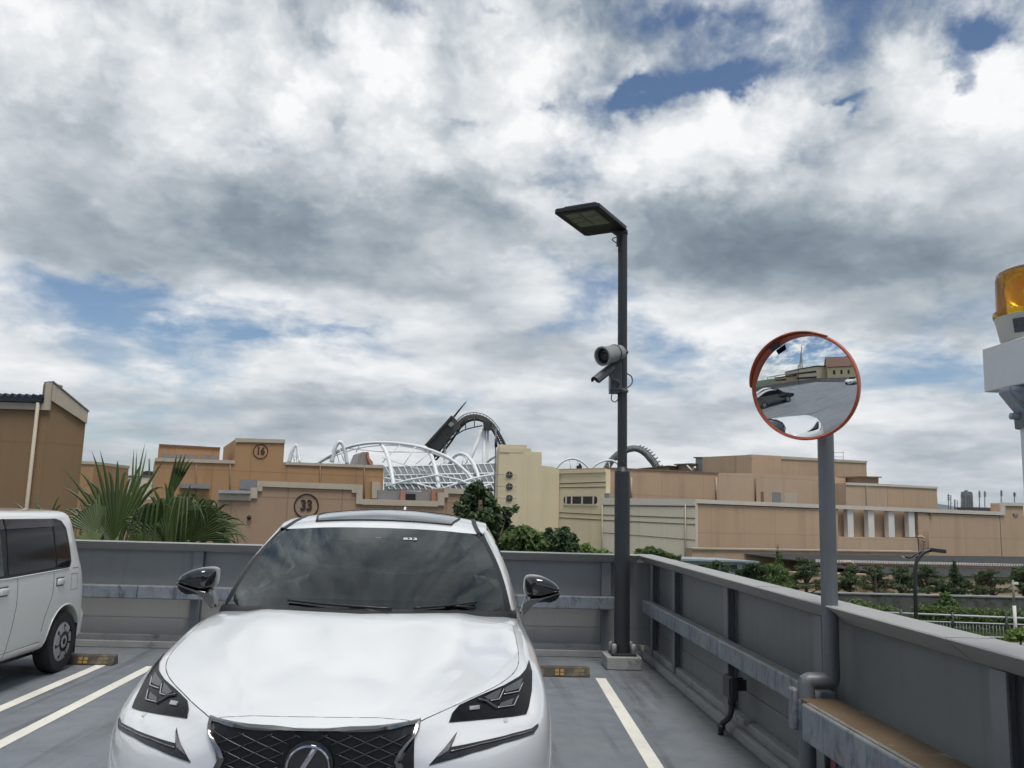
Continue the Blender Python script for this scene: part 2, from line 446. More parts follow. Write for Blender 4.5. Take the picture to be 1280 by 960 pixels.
W.cycles.sampling_method = 'MANUAL'; W.cycles.sample_map_resolution = 256
# ------------------------------------------------------------------ materials
def deckmat():
    m, nt, p, co, out = newmat('painted_deck')
    n1 = nt.noise(co, .55, 6, .62); n2 = nt.noise(co, 5, 5, .65); n3 = nt.noise(co, 160, 2, .5)
    f = nt.math('ADD', nt.math('ADD', nt.math('MULTIPLY', n1, .5), nt.math('MULTIPLY', n2, .3)), nt.math('MULTIPLY', n3, .2))
    c = nt.ramp(f, [(.32, (.124,.139,.160)), (.5, (.168,.186,.208)), (.68, (.213,.231,.251))])
    sx = nt.n('SeparateXYZ'); nt.l(co, sx.inputs[0])
    # dirt that has gathered along the kerbs, and worn grey patches
    ex = nt.math('ADD', sx.outputs[0], nt.math('MULTIPLY', nt.math('SUBTRACT', n2, .5), .9))
    ey = nt.math('ADD', sx.outputs[1], nt.math('MULTIPLY', nt.math('SUBTRACT', n2, .5), .9))
    d = nt.math('MAXIMUM', nt.maprange(ex, 1.62, 2.06), nt.math('MULTIPLY', nt.maprange(ey, 9.55, 10.2), .8))
    c = nt.mix(nt.math('MULTIPLY', d, .5), c, (.115,.113,.105))
    wp = nt.noise(co, .9, 6, .7, .6)
    c = nt.mix(nt.maprange(wp, .55, .72, 0, .55), c, (.22,.225,.225))
    sp = nt.noise(co, 24, 3, .7)
    c = nt.mix(nt.maprange(sp, .70, .76, 0, .6), c, (.06,.06,.06))
    # tyre scuffs along the drive direction, hairline cracks
    mt = nt.n('Mapping'); mt.inputs['Scale'].default_value = (3.2, .16, 1); mt.inputs['Rotation'].default_value = (0,0,R(4)); nt.l(co, mt.inputs[0])
    ts = nt.noise(mt.outputs[0], 1.3, 5, .6, .8)
    c = nt.mix(nt.maprange(ts, .52, .68, 0, .55), c, (.055,.057,.06))
    vc = nt.n('TexVoronoi', feature='DISTANCE_TO_EDGE'); vv = nt.vec('ADD', co, nt.vec('MULTIPLY', nt.vec('SUBTRACT', (nt.n('TexNoise').outputs['Color']), (.5,.5,.5)), (.5,.5,.0))); nt.l(vv, vc.inputs['Vector']); vc.inputs['Scale'].default_value = .42
    c = nt.mix(nt.math('MULTIPLY', nt.math('LESS_THAN', vc.outputs['Distance'], .0022), nt.maprange(n2, .48, .56, 0, .6)), c, (.04,.04,.042))
    nt.l(c, p.inputs['Base Color']); nt.l(nt.maprange(n2, .3, .7, .42, .7), p.inputs['Roughness'])
    b = nt.n('Bump'); b.inputs['Strength'].default_value = .25; b.inputs['Distance'].default_value = .004
    nt.l(n3, b.inputs['Height']); nt.l(b.outputs[0], p.inputs['Normal'])
    return m
M_deck = deckmat()
M_line = mat('road_paint', (.72,.70,.63), .65, var=.1, scale=2, spots=((.25,.25,.25), .33, 14))
M_conc = mat('concrete', (.30,.30,.29), .85, var=.2, scale=2.2, bump=.3, streak=.35, spots=((.12,.115,.10), .36, 3))
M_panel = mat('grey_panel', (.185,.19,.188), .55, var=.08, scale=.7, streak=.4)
M_panel_lit = mat('grey_panel_lit', (.27,.27,.262), .55, var=.08, scale=.7, streak=.4)  # lighter copy of the panel grey: stronger light on these runs put into colour
M_post = mat('grey_steel', (.15,.16,.17), .5, var=.08, scale=2)
M_post_lit = mat('grey_steel_lit', (.19,.20,.207), .5, var=.08, scale=2)  # lit copy of the post steel; the shaded web keeps the darker one
M_cop = mat('coping_metal', (.32,.315,.305), .5, var=.07, scale=1.2, streak=.15)
def galvmat():
    m, nt, p, co, out = newmat('galvanised')
    v = nt.n('TexVoronoi'); nt.l(co, v.inputs['Vector']); v.inputs['Scale'].default_value = 30
    n1 = nt.noise(co, 2.5, 6, .65); n2 = nt.noise(co, 14, 6, .75, 1.0)
    c = nt.ramp(n1, [(.3, (.20,.225,.25)), (.7, (.30,.325,.345))])
    c = nt.mix(.12, c, v.outputs['Color'], 'SOFT_LIGHT')
    mp = nt.n('Mapping'); mp.inputs['Scale'].default_value = (7, 7, 2.0); nt.l(co, mp.inputs[0])
    st = nt.noise(mp.outputs[0], 1.6, 7, .75, .8)
    c = nt.mix(nt.maprange(st, .48, .66, 0, .85), c, (.085,.10,.125))
    g = nt.n('NewGeometry'); sx = nt.n('SeparateXYZ'); nt.l(g.outputs['Normal'], sx.inputs[0])
    topm = nt.math('MULTIPLY', nt.maprange(sx.outputs[2], .6, .95), nt.maprange(n2, .35, .6))
    c = nt.mix(nt.math('MULTIPLY', topm, .75), c, (.22,.19,.13))
    s2 = nt.n('SeparateXYZ'); nt.l(co, s2.inputs[0])
    # two old brown run marks at joints
    for ax, at, w in ((1, 6.66, .09), (0, -3.68, .07)):
        dd = nt.math('ABSOLUTE', nt.math('SUBTRACT', nt.math('ADD', s2.outputs[ax], nt.math('MULTIPLY', nt.math('SUBTRACT', n2, .5), .10)), at))
        c = nt.mix(nt.maprange(dd, w, w*.4, 0, .8), c, (.085,.06,.035))
    nt.l(c, p.inputs['Base Color']); p.inputs['Metallic'].default_value = .25
    nt.l(nt.maprange(n2, .3, .7, .38, .62), p.inputs['Roughness'])
    return m
M_galv = galvmat()
M_tan = mat('tan_board', (.122,.082,.046), .7, var=.2, scale=2.5, spots=((.26,.23,.17), .36, 5))
M_dark = mat('dark_grey_paint', (.026,.028,.031), .45, var=.15, scale=2)
M_black = mat('black_plastic', (.012,.012,.013), .4, var=.2)
M_rubber = mat('rubber', (.018,.018,.018), .85, var=.25, scale=6)
M_grass = mat('grass_ground', (.045,.06,.028), .95, var=.4, scale=.25, bump=.6, bscale=4)
M_asph = mat('asphalt', (.055,.056,.058), .9, var=.2, scale=.6, bump=.3)
# ------------------------------------------------------------------ ground and deck
DX0, DX1, DY0, DY1 = -22.0, 2.40, -17.0, 10.50
b = MB(); b.box((DX0, DY0, -.35), (DX1, DY1, 0))
b.put('parking_deck', M_deck, kind='structure')
b = MB()
b.poly([(-9000,-9000,-4.5),(9000,-9000,-4.5),(9000,14000,-4.5),(-9000,14000,-4.5)])
b.put('ground', M_grass, kind='structure')
def line(x0, y0, x1, y1, w=.105, z=.004):
    d = Vector((x1-x0, y1-y0, 0)); n = Vector((-d.y, d.x, 0)).normalized()*w/2
    b = MB(); p0 = Vector((x0,y0,z)); p1 = Vector((x1,y1,z))
    b.poly([p0-n, p1-n, p1+n, p0+n]); b.put('parking_line', M_line, kind='structure')
line(1.38, 8.95, 1.225, 3.9); line(-3.635, 9.12, -3.59, 4.0); line(-3.13, 9.1, -3.06, 4.0)
for i in range(1, 4):
    x = -3.36-i*4.6
    line(x-.25, 9.1, x-.25, 4.4); line(x+.25, 9.1, x+.25, 4.4)
# bays on the far side of the aisle
for i in range(7):
    x = 1.2-i*3.4
    line(x, -11.5, x, -16.2); 
for i in range(9):
    line(-21.2, -13.5+i*2.5, -16.6, -13.5+i*2.5)
# support columns below the deck edge
b = MB()
for y in (-16,-8,0,9.6):
    for x in (1.6,-7,-14,-21): b.box((x-.4,y-.4,-4.5),(x+.4,y+.4,-.36))
b.put('deck_supports', M_conc, kind='structure')
# ------------------------------------------------------------------ parapets
def parapet_run(name, label, axis, fixed, a0, a1, posts, outward, kend=None, pend=None):
    """axis 'x' or 'y': the direction it runs; fixed: inner kerb face; outward: +1/-1 away from the deck"""
    t = thing(name, label, 'parapet wall', ((a0, fixed, 0) if axis == 'x' else (fixed, a0, 0)))
    def P(a, o, z): return (a, fixed+outward*o, z) if axis == 'x' else (fixed+outward*o, a, z)
    def bx(mb, a_0, a_1, o0, o1, z0, z1, bev=0): mb.box(P(a_0,o0,z0), P(a_1,o1,z1), bev=bev)
    ke = kend or a1
    k = MB(); bx(k, a0, ke, .0, .05, 0, .075, .008); k.put('low_kerb', M_conc, t)
    k = MB(); bx(k, a0, ke, .066, .30, 0, .135, .01); k.put('kerb', M_conc, t)
    edges = [a0]+[q+.054 for q in posts]+[pend or a1]
    wm = M_panel_lit if axis == 'x' else M_panel
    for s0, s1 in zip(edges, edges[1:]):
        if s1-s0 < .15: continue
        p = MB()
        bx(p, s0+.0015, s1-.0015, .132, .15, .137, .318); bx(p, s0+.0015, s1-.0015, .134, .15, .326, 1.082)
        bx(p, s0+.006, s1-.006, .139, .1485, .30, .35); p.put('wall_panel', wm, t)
    for s in posts:
        p = MB()
        bx(p, s, s+.11, .052, .062, .078, 1.079)
        o = p.put('post', M_post_lit, t)
        q = MB(); bx(q, s+.048, s+.060, .063, .118, .137, 1.079); bx(q, s, s+.11, .119, .131, .137, 1.079)
        q2 = q.put('post_web', M_post, o)
    c = MB(); prof = [(-.06,1.172),(-.055,1.178),(.155,1.178),(.155,1.09),(.055,1.084)]
    c.extrude([P(a0,o,z) for o, z in prof], Vector(P(a1,0,0))-Vector(P(a0,0,0)))
    L = abs(a1-a0); c.put('coping', M_cop, t)
    j = MB()
    s = a0+1.4
    while s < a1: 
        j.extrude([P(s,o,z) for o, z in [(-.063,1.171),(-.057,1.1805),(.157,1.1805),(.157,1.087),(.053,1.081)]], Vector(P(s+.012,0,0))-Vector(P(s,0,0))); s += 2.4
    j.put('coping_joint', M_cop, t)
    return t
parapet_run('parapet_wall', 'grey steel parapet along the back of the deck, behind both parked cars', 'x', 10.2, DX0, 2.06-.07,
            [-3.16-1.8*i for i in range(10,-1,-1)]+[-1.35,.01,1.58], +1, 2.055, 2.19)
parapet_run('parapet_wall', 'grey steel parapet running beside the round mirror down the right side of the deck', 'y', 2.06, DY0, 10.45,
            [3.38-1.8*i for i in range(11,0,-1)]+[3.38,5.16,7.04,8.86,9.92], +1, 10.45)
parapet_run('parapet_wall', 'grey parapet along the left end of the deck, seen in the round mirror', 'y', DX0+.35, DY0+.5, 10.0, [DY0+1.5+2.4*i for i in range(10)], -1)
parapet_run('parapet_wall', 'grey parapet closing the far end of the deck behind the camera, seen in the round mirror', 'x', DY0+.3, DX0, 2.0,
            [DX0+1.2+2.4*i for i in range(9)], -1)
# ------------------------------------------------------------------ galvanised guard beams
def beam(name, label, segs, axis, o0, o1, z0, z1, brackets, wallface):
    t = thing(name, label, 'guard rail', ((segs[0][0], o0, z0) if axis == 'x' else (o0, segs[0][0], z0)), group='galvanised guard beams')
    for s0, s1 in segs:
        b = MB()
        if axis == 'x': b.box((s0,o0,z0),(s1,o1,z1),bev=.012)
        else: b.box((o0,s0,z0),(o1,s1,z1),bev=.012)
        b.put('beam', M_galv, t)
    for s in brackets:
        b = MB()
        if axis == 'x': b.box((s,o1+.002,z0+.02),(s+.1,wallface,z1-.02))
        else: b.box((o1+.002,s,z0+.02),(wallface,s+.1,z1-.02))
        b.put('bracket', M_post, t)
    return t
beam('guard_rail', 'long galvanised beam along the back parapet, behind the white SUV', [(-21.5,-3.7),(-3.696,1.72)], 'x', 10.06, 10.15, .555, .70,
     [-3.16-1.8*i for i in range(10)]+[-1.35,.01,1.58], 10.262)
beam('guard_rail', 'weathered galvanised beam on the right parapet between the lamp post and the mirror pole', [(4.93,6.94),(6.944,9.95)], 'y', 2.0, 2.10, .548, .69, [5.16,7.04,8.86], 2.111)
t = thing('guard_rail', 'nearer galvanised beam topped by a tan board, at the foot of the mirror pole', 'guard rail', (1.8, 2, .5), group='galvanised guard beams')
b = MB(); b.box((1.79,-6,.50),(1.815,4.66,.687),bev=.01); b.box((1.816,-6,.663),(1.84,4.66,.687)); b.put('beam', M_galv, t)
b = MB(); b.box((1.842,-6,.655),(2.055,4.80,.683),bev=.004); b.put('top_board', M_tan, t)
for y in (4.02, 2.2, .4, -1.4, -3.2):
    b = MB(); b.box((1.818,y,.0),(1.88,y+.07,.655)); b.box((1.818,y-.05,.0),(1.96,y+.12,.012)); b.put('bracket', M_galv, t)
b = MB(); b.box((1.8155,4.30,.40),(1.8165,4.36,.49)); b.put('marker_plate', mat('faded_red', (.18,.03,.03), .6), t)
# ------------------------------------------------------------------ wheel stops
def wheel_stop(x0, x1, y, label):
    t = thing('wheel_stop', label, 'wheel stop', ((x0+x1)/2, y, 0), group='rubber wheel stops at the ends of the bays')
    b = MB(); b.extrude([(x0,y,0.002),(x0,y+.03,.095),(x0,y+.12,.095),(x0,y+.15,.002)], (x1-x0,0,0), bev=.008); b.put('body', M_stop, t)
    n = max(3, int((x1-x0)/.18))
    for i in range(n):
        xc = x0+(i+.5)*(x1-x0)/n
        r = MB(); yy = y+.012
        for dz0, dz1 in ((.018,.042),(.050,.074)):
            for dx in (-.045, .008):
                f0 = y+.03*dz0/.093-.004; f1 = y+.03*dz1/.093-.004
                r.extrude([(xc+dx,f0,dz0),(xc+dx+.036,f0,dz0),(xc+dx+.036,f1,dz1),(xc+dx,f1,dz1)], (0,.006,0))
        r.put('reflector', M_refl if i % 2 else M_refl2, t)
    return t
M_stop = mat('old_rubber_stop', (.075,.065,.048), .8, var=.4, scale=9, spots=((.16,.14,.10), .42, 11))
M_refl = mat('amber_reflector', (.42,.24,.06), .35, var=.4, scale=20)
M_refl2 = mat('dull_reflector', (.16,.13,.075), .5, var=.4, scale=20)
wheel_stop(.66, 1.28, 8.98, 'rubber wheel stop on the ground between the white SUV and the lamp post')
wheel_stop(-4.12, -3.52, 9.1, 'rubber wheel stop on the ground behind the rear wheel of the white van')
wheel_stop(-2.6, -2.0, 9.0, 'rubber wheel stop hidden behind the front left of the white SUV')
# ------------------------------------------------------------------ lamp post
b = MB(); b.box((1.52,9.42,0),(1.90,9.80,.135),bev=.012); 
b.put('concrete_plinth', M_conc, origin=(1.71,9.6,0), label='square concrete plinth under the dark lamp post in the deck corner', cat='plinth')
LB = Vector((1.712, 9.6, .137)); LT = Vector((1.675, 9.6, 4.90))
def lp(z): return LB.lerp(LT, (z-LB.z)/(LT.z-LB.z))
t = thing('lamp_post', 'tall dark grey lamp post with flat square head, standing in the deck corner', 'lamp post', LB)
b = MB(); b.tube([lp(.15), lp(2.12)], .0865, 20); b.tube([lp(2.12), lp(2.17)], [.0865,.056], 20, cap=False); b.tube([lp(2.16), LT], .055, 20); b.put('pole', M_dark, t, smooth=True, auto=40)
b = MB(); b.box((1.58,9.47,.137),(1.85,9.73,.16),bev=.004); b.put('base_plate', M_dark, t)
for dx in (-.105,.105):
    for dy in (-.1,.1):
        b = MB(); b.lathe([(0,.0),(.026,.0),(.026,.085),(.018,.10),(0,.10)], 10, Matrix.Translation((1.715+dx,9.6+dy,.162))); b.put('bolt_cap', M_cop, t)
# luminaire: flat tapered head reaching out over the deck
M_lampb = mat('lamp_black', (.013,.014,.015), .5, var=.15)
H0 = Vector((1.50, 9.72, 4.925)); dirv = (Vector((1.045,8.985,4.935))-H0); L = dirv.length; dirv.normalize(); side = Vector((-dirv.y, dirv.x, 0)).normalized(); upv = side.cross(dirv) if side.cross(dirv).z > 0 else -side.cross(dirv)
def HP(a, s, h): return H0 + dirv*a + side*s + upv*h
HW = .27
b = MB()
out_ = [(0,-HW+.04),(.03,-HW),(L-.03,-HW),(L,-HW+.03),(L,HW-.03),(L-.03,HW),(.03,HW),(0,HW-.04)]
b.extrude([HP(a,s,.0) for a, s in out_], upv*.05, bev=.008)
b.extrude([HP(.06,-.20,.051),HP(L-.10,-.20,.051),HP(L-.10,.20,.051),HP(.06,.20,.051)], upv*.055, bev=.02)
b.put('lamp_head', M_lampb, t)
b = MB(); b.extrude([HP(.33,-.19,-.006),HP(L-.07,-.19,-.006),HP(L-.07,.19,-.006),HP(.33,.19,-.006)], upv*.0055); 
lens = b.put('lens', mat('lamp_lens', (.15,.165,.14), .15, var=.35, scale=6), t)
for i in range(2):
    for j in range(3):
        b = MB(); a0 = .35+j*.15; s0 = -.17+i*.18
        b.extrude([HP(a0,s0,-.010),HP(a0+.12,s0,-.010),HP(a0+.12,s0+.155,-.010),HP(a0,s0+.155,-.010)], upv*.0038)
        b.put('diode_array', mat('diode_yellow%d%d'%(i,j), (.20,.21,.15), .3, var=.4, scale=14), lens)
b = MB(); b.tube([LT-Vector((0,0,.02)), LT+Vector((0,0,.03))], .06, 18); b.tube([LT-Vector((0,0,.03)), HP(.05,.10,.03)], .045, 12); b.box((LT.x-.07,LT.y-.03,LT.z-.16),(LT.x+.03,LT.y+.03,LT.z+.01),bev=.005)
b.put('mounting_collar', M_dark, t)
b = MB(); b.tube(catmull([LT+Vector((-.06,-.02,-.05)), LT+Vector((-.13,-.05,-.10)), LT+Vector((-.06,-.05,-.16)), LT+Vector((-.055,-.03,-.24))],6), .006, 6); b.put('cable', M_black, t)
b = MB(); b.lathe([(.0,0),(.012,0),(.012,.008),(0,.01)], 8, Matrix.Translation(lp(2.23)+Vector((-.0,-.056,0))) @ Matrix.Rotation(R(90),4,'X'))
b.lathe([(.0,0),(.010,0),(.010,.008),(0,.01)], 8, Matrix.Translation(lp(2.20)+Vector((.03,-.05,0))) @ Matrix.Rotation(R(90),4,'X')); b.put('bolt', mat('rust', (.16,.06,.03), .8), t)
# ------------------------------------------------------------------ surveillance cameras strapped to the post
M_camw = mat('camera_grey', (.25,.258,.258), .45, var=.12, scale=6, streak=.3)
M_camd = mat('camera_dark', (.085,.088,.092), .45, var=.12, scale=6)
M_lensb = mat('lens_black', (.008,.008,.010), .08, spec=.6)
def frame(d, up=Vector((0,0,1))):
    d = Vector(d).normalized(); x = d.cross(up).normalized(); y = x.cross(d)
    return Matrix((( x.x,y.x,d.x,0),(x.y,y.y,d.y,0),(x.z,y.z,d.z,0),(0,0,0,1)))
Yc = 9.47
t = thing('floodlight_camera', 'pale grey barrel camera with round black lens, upper of two on the lamp post', 'security camera', lp(3.42))
c0 = aty(754,446,Yc-.12); c1 = aty(772,441,Yc-.02)
d = (c0-c1); d.y -= .06; d.normalize(); Mx = Matrix.Translation(c1) @ frame(d)
Lb = (c0-c1).length+.02
b = MB(); b.lathe([(0,-.06),(.075,-.06),(.082,-.05),(.086,.02),(.096,.03),(.102,Lb-.0),(.110,Lb+.02),(.110,Lb+.05),(.092,Lb+.05),(.088,Lb+.0),(0,Lb-.0)], 28, Mx); b.put('barrel', M_camw, t, smooth=True, auto=35)
b = MB(); b.lathe([(0,0),(.087,0),(.087,.006),(.05,.014),(0,.018)], 24, Mx @ Matrix.Translation((0,0,Lb+.002))); b.put('lens', M_lensb, t, smooth=True)
b = MB(); b.lathe([(.098,.0),(.104,.0),(.104,.012),(.098,.012)], 28, Mx @ Matrix.Translation((0,0,.05))); b.put('band', M_camd, t)
P0 = lp(3.3); b = MB(); b.box((P0.x-.15,P0.y-.085,3.03),(P0.x-.02,P0.y+.05,3.53),bev=.006); b.box((P0.x-.10,P0.y-.11,3.40),(P0.x+.0,P0.y+.0,3.50),bev=.004); b.put('mounting_box', M_camd, t)
for z in (3.02,3.47):
    b = MB(); b.lathe([(.057,0),(.068,0),(.068,.03),(.057,.03)], 20, Matrix.Translation(lp(z))); b.put('strap', M_post, t)
b = MB(); b.tube(catmull([lp(3.24)+Vector((.05,0,.0)), lp(3.20)+Vector((.10,-.02,.0)), lp(3.13)+Vector((.105,-.04,0)), lp(3.07)+Vector((.05,-.08,0)), lp(3.04)+Vector((-.03,-.08,0))],6), .008, 8); b.put('cable', mat('cable_olive', (.10,.11,.08), .6), t)
t = thing('bullet_camera', 'small bullet camera with sun shield, tilted down, lower of two on the lamp post', 'security camera', lp(3.10))
e0 = aty(747,474,Yc-.16); e1 = aty(762,462,Yc-.04); d = (e0-e1).normalized(); Fm = Matrix.Translation(e1) @ frame(d); Lb = (e0-e1).length
b = MB(); b.lathe([(0,-.03),(.044,-.03),(.047,.0),(.047,Lb+.0),(.042,Lb+.005),(0,Lb+.005)], 20, Fm); b.put('body', M_camd, t, smooth=True, auto=35)
b = MB()
rows = []
for zz_ in (-.04, Lb*.5, Lb+.05):
    rows.append([Fm @ Vector((.055*math.sin(a), .055*math.cos(a), zz_)) for a in [R(x) for x in range(-100,101,20)]])
b.grid(rows); b.put('sun_shield', M_camd, t, smooth=True)
b = MB(); b.lathe([(0,0),(.036,0),(.03,.006),(0,.008)], 16, Fm @ Matrix.Translation((0,0,Lb+.006))); b.put('lens', M_lensb, t)
q = lp(3.05)
b = MB(); b.tube(catmull([e1-Vector((0,0,.03)), e1+Vector((.03,0,-.10)), e1+Vector((.10,.02,-.13)), q+Vector((-.07,-.04,-.0))],6), .016, 10); b.box((q.x-.15,q.y-.06,q.z-.05),(q.x-.04,q.y+.05,q.z+.06),bev=.006); b.put('bracket_arm', M_camd, t)
b = MB(); b.tube(catmull([q+Vector((-.12,-.02,-.05)), q+Vector((-.13,-.03,-.12)), q+Vector((-.09,-.04,-.15)), q+Vector((-.055,-.04,-.11)), q+Vector((-.055,-.03,-.04))],6), .006, 6); b.put('cable', M_black, t)
# ------------------------------------------------------------------ round traffic mirror
MY = 4.85
t = thing('traffic_mirror', 'round convex traffic mirror with orange rim on a blue-grey steel pole', 'mirror', (1.893, MY, 0))
M_polem = mat('blue_grey_pole', (.145,.158,.170), .45, var=.12, scale=5, metal=.2, streak=.35)
RP = .0455
mc = aty(1005, 483, MY-.17)
pt_ = Vector((2.035, MY, 2.12))
b = MB(); b.tube([(1.893,MY,0),(1.893,MY,.752),(1.8945,MY,.762),(1.903,MY,.766),(2.027,MY,.766),(2.0355,MY,.770),(2.037,MY,.780),(2.037,MY,2.62)], RP, 22)
b.put('pole', M_polem, t, smooth=True, auto=40)
b = MB(); b.box((1.845,MY-.02,.56),(1.995,MY+.055,.67),bev=.006); b.box((1.82,MY+.01,.50),(1.86,MY+.09,.72),bev=.012); b.put('clamp', M_galv, t)
b = MB(); b.box((1.80,MY-.1,.0),(1.99,MY+.1,.014)); b.put('foot_plate', M_galv, t)
# dish frame: face turned towards the aisle, a little down
nrm = Vector((-.62,-.76,-.13)).normalized()
Md = Matrix.Translation(mc) @ frame(nrm)
# frame(): local Z = nrm, local Y = up, local X = d x up
RM = .316; Md = Md @ Matrix.Diagonal((.96,.97,1,1))
prof = []
Rc = 1.35      # curvature radius of the convex face
for i in range(15):
    r = .298*i/14; prof.append((r, math.sqrt(Rc*Rc-r*r)-math.sqrt(Rc*Rc-.298**2)))
prof = prof
b = MB(); b.lathe(prof, 72, Md)
m, nt, p, co, o_ = newmat('mirror_face'); p.inputs['Base Color'].default_value = (.86,.88,.89,1); p.inputs['Metallic'].default_value = 1; p.inputs['Roughness'].default_value = .012
b.put('mirror_face', m, t, smooth=True)
M_or = mat('orange_rim', (.45,.088,.036), .42, var=.14, scale=6, spots=((.40,.14,.06), .36, 4))
b = MB(); b.lathe([(.297,.0),(.300,.012),(.304,.017),(.309,.015),(.312,.004),(.312,-.028),(.30,-.05),(.2,-.085),(0,-.10)], 72, Md); b.put('rim', M_or, t, smooth=True, auto=50)
# visor over the upper edge
rows = []
for k in range(41):
    a = R(2+ (118-2)*k/40); e = math.sin(math.pi*k/40)**.45
    if e < .02: e = .02
    rows.append([Md @ Vector((rr*math.cos(a), rr*math.sin(a), h)) for rr, h in ((.3125,-.022),(.318,-.022),(.320,.012+.042*e),(.315,.016+.044*e),(.3125,.010+.038*e))])
b = MB(); b.grid(rows, closed=True); b.put('visor', M_or, t, smooth=True, auto=50)
b = MB()
a = R(60)
for (r0, r1, h0, h1, da) in ((.262,.298,.045,.05,.115),):
    b.extrude([Md @ Vector((r0*math.cos(a-da), r0*math.sin(a-da), h0)), Md @ Vector((r0*math.cos(a+da), r0*math.sin(a+da), h0)), Md @ Vector((r1*math.cos(a+da), r1*math.sin(a+da), h0)), Md @ Vector((r1*math.cos(a-da), r1*math.sin(a-da), h0))], nrm*.005)
b.put('name_plate', mat('plate_navy', (.012,.016,.03), .5), t)
b = MB(); back = mc-nrm*.09
b.box((back.x-.05,back.y-.03,back.z-.10),(back.x+.05,back.y+.03,back.z+.10),bev=.006); b.tube([back, (2.037,MY,back.z)], .025, 10); b.lathe([(RP+.001,-.04),(RP+.012,-.04),(RP+.012,.04),(RP+.001,.04)], 20, Matrix.Translation((2.037,MY,2.42))); b.put('mounting_bracket', M_galv, t)
# ------------------------------------------------------------------ rotating amber beacon
t = thing('warning_beacon', 'amber rotating warning beacon on a grey box and post at the right edge', 'warning light', (1.985, 2.93, 0))
M_bx = mat('pale_grey_box', (.60,.615,.62), .5, var=.06, scale=4, streak=.15)
BX = 1.98; BY = 2.93; BR = .92
b = MB(); b.tube([(BX,BY,0),(BX,BY,2.14)], .04, 20); b.put('post', M_bx, t, smooth=True, auto=40)
b = MB(); b.lathe([(.046,1.99),(.056,1.99),(.058,2.05),(.10,2.115),(.10,2.133),(.046,2.133)], 24, Matrix.Translation((BX,BY,0))); b.lathe([(0,0),(.012,0),(.012,.03),(0,.034)], 10, Matrix.Translation((BX-.056,BY-.01,2.03)) @ Matrix.Rotation(R(-90),4,'Y')); b.put('collar', M_galv, t)
b = MB(); b.box((1.895,2.80,2.135),(2.165,3.07,2.298),bev=.004); bx_ = b.put('control_box', M_bx, t); BX = 2.005
b = MB(); b.lathe([(0,0),(.008,0),(.008,.006),(0,.008)], 10, Matrix.Translation((1.94,2.798,2.165)) @ Matrix.Rotation(R(90),4,'X')); b.put('screw', M_black, bx_)
b = MB(); b.lathe([(.0,2.30),(.112*BR,2.30),(.118*BR,2.31),(.13*BR,2.37),(.136*BR,2.392),(0,2.392)], 36, Matrix.Translation((BX,BY,0))); base = b.put('base', mat('beacon_base', (.50,.50,.45), .5, var=.06), t, smooth=True, auto=40)
b = MB()
for k in range(5):
    a0 = R(205+k*4); a1 = R(205+k*4+4)
    rr_ = lambda z: (.121+.0017*(z-2.30)/.01)*BR+.001
    pr = lambda a, z: (BX+rr_(z)*math.cos(a), BY+rr_(z)*math.sin(a), z)
    b.poly([pr(a0,2.322),pr(a1,2.322),pr(a1,2.372),pr(a0,2.372)])
b.put('label', mat('label_grey', (.06,.065,.08), .5, var=.5, scale=60), base)
m, nt, p, co, o_ = newmat('amber_lens')
tr = nt.n('BsdfTransparent'); tr.inputs[0].default_value = (1.0,.80,.22,1); tl = nt.n('BsdfTranslucent'); tl.inputs[0].default_value = (1.0,.64,.06,1)
gl = nt.n('BsdfGlossy'); gl.inputs['Roughness'].default_value = .05; fr = nt.n('Fresnel'); fr.inputs[0].default_value = 1.45
m1 = nt.n('MixShader'); m1.inputs[0].default_value = .45; nt.l(tr.outputs[0], m1.inputs[1]); nt.l(tl.outputs[0], m1.inputs[2])
m3 = nt.n('MixShader'); nt.l(fr.outputs[0], m3.inputs[0]); nt.l(m1.outputs[0], m3.inputs[1]); nt.l(gl.outputs[0], m3.inputs[2]); nt.l(m3.outputs[0], o_.inputs[0])
b = MB(); b.lathe([(.138*BR,2.393),(.141*BR,2.399),(.139*BR,2.412),(.128*BR,2.416),(.124*BR,2.535),(.118*BR,2.558),(.09*BR,2.572),(0,2.577)],48, Matrix.Translation((BX,BY,0))); b.put('lens', m, t, smooth=True, auto=50)
m2 = mat('reflector_gold', (.85,.62,.18), .25, metal=.5)
Mr = Matrix.Translation((BX-.02,BY-.0,2.488)) @ frame(Vector((-.75,-.6,.05)))
b = MB(); b.lathe([(0,-.05),(.025,-.045),(.05,-.02),(.066,.02),(.064,.02),(.047,-.018),(.022,-.04),(0,-.045)], 28, Mr); b.lathe([(0,-.04),(.012,-.035),(.012,.01),(0,.016)], 12, Mr); b.lathe([(.03,2.393),(.03,2.45),(0,2.45)], 16, Matrix.Translation((BX,BY,0))); b.put('reflector', m2, t, smooth=True)
# ------------------------------------------------------------------ junction box with bent conduit on the right parapet
t = thing('junction_box', 'small dark junction box with bent conduit on the right parapet', 'electrical box', (2.05, 6.68, 0))
b = MB(); b.box((2.0,6.60,.29),(2.06,6.78,.46),bev=.012); b.box((1.99,6.61,.30),(2.0,6.77,.45),bev=.004); b.put('box', M_dark, t)
b = MB(); b.tube(catmull([(2.03,6.68,.30),(2.03,6.68,.22),(2.02,6.71,.15),(1.985,6.78,.08),(1.98,6.80,.0)],6), .022, 12)
for z,y,x in ((.27,6.68,2.03),(.06,6.785,1.983)): b.lathe([(.022,-.02),(.03,-.02),(.03,.02),(.022,.02)], 14, Matrix.Translation((x,y,z)))
b.put('conduit', M_dark, t, smooth=True)
for y in (6.62,6.70):
    b = MB(); b.box((2.061,y,.36),(2.128,y+.02,.44)); b.put('clamp', M_black, t)
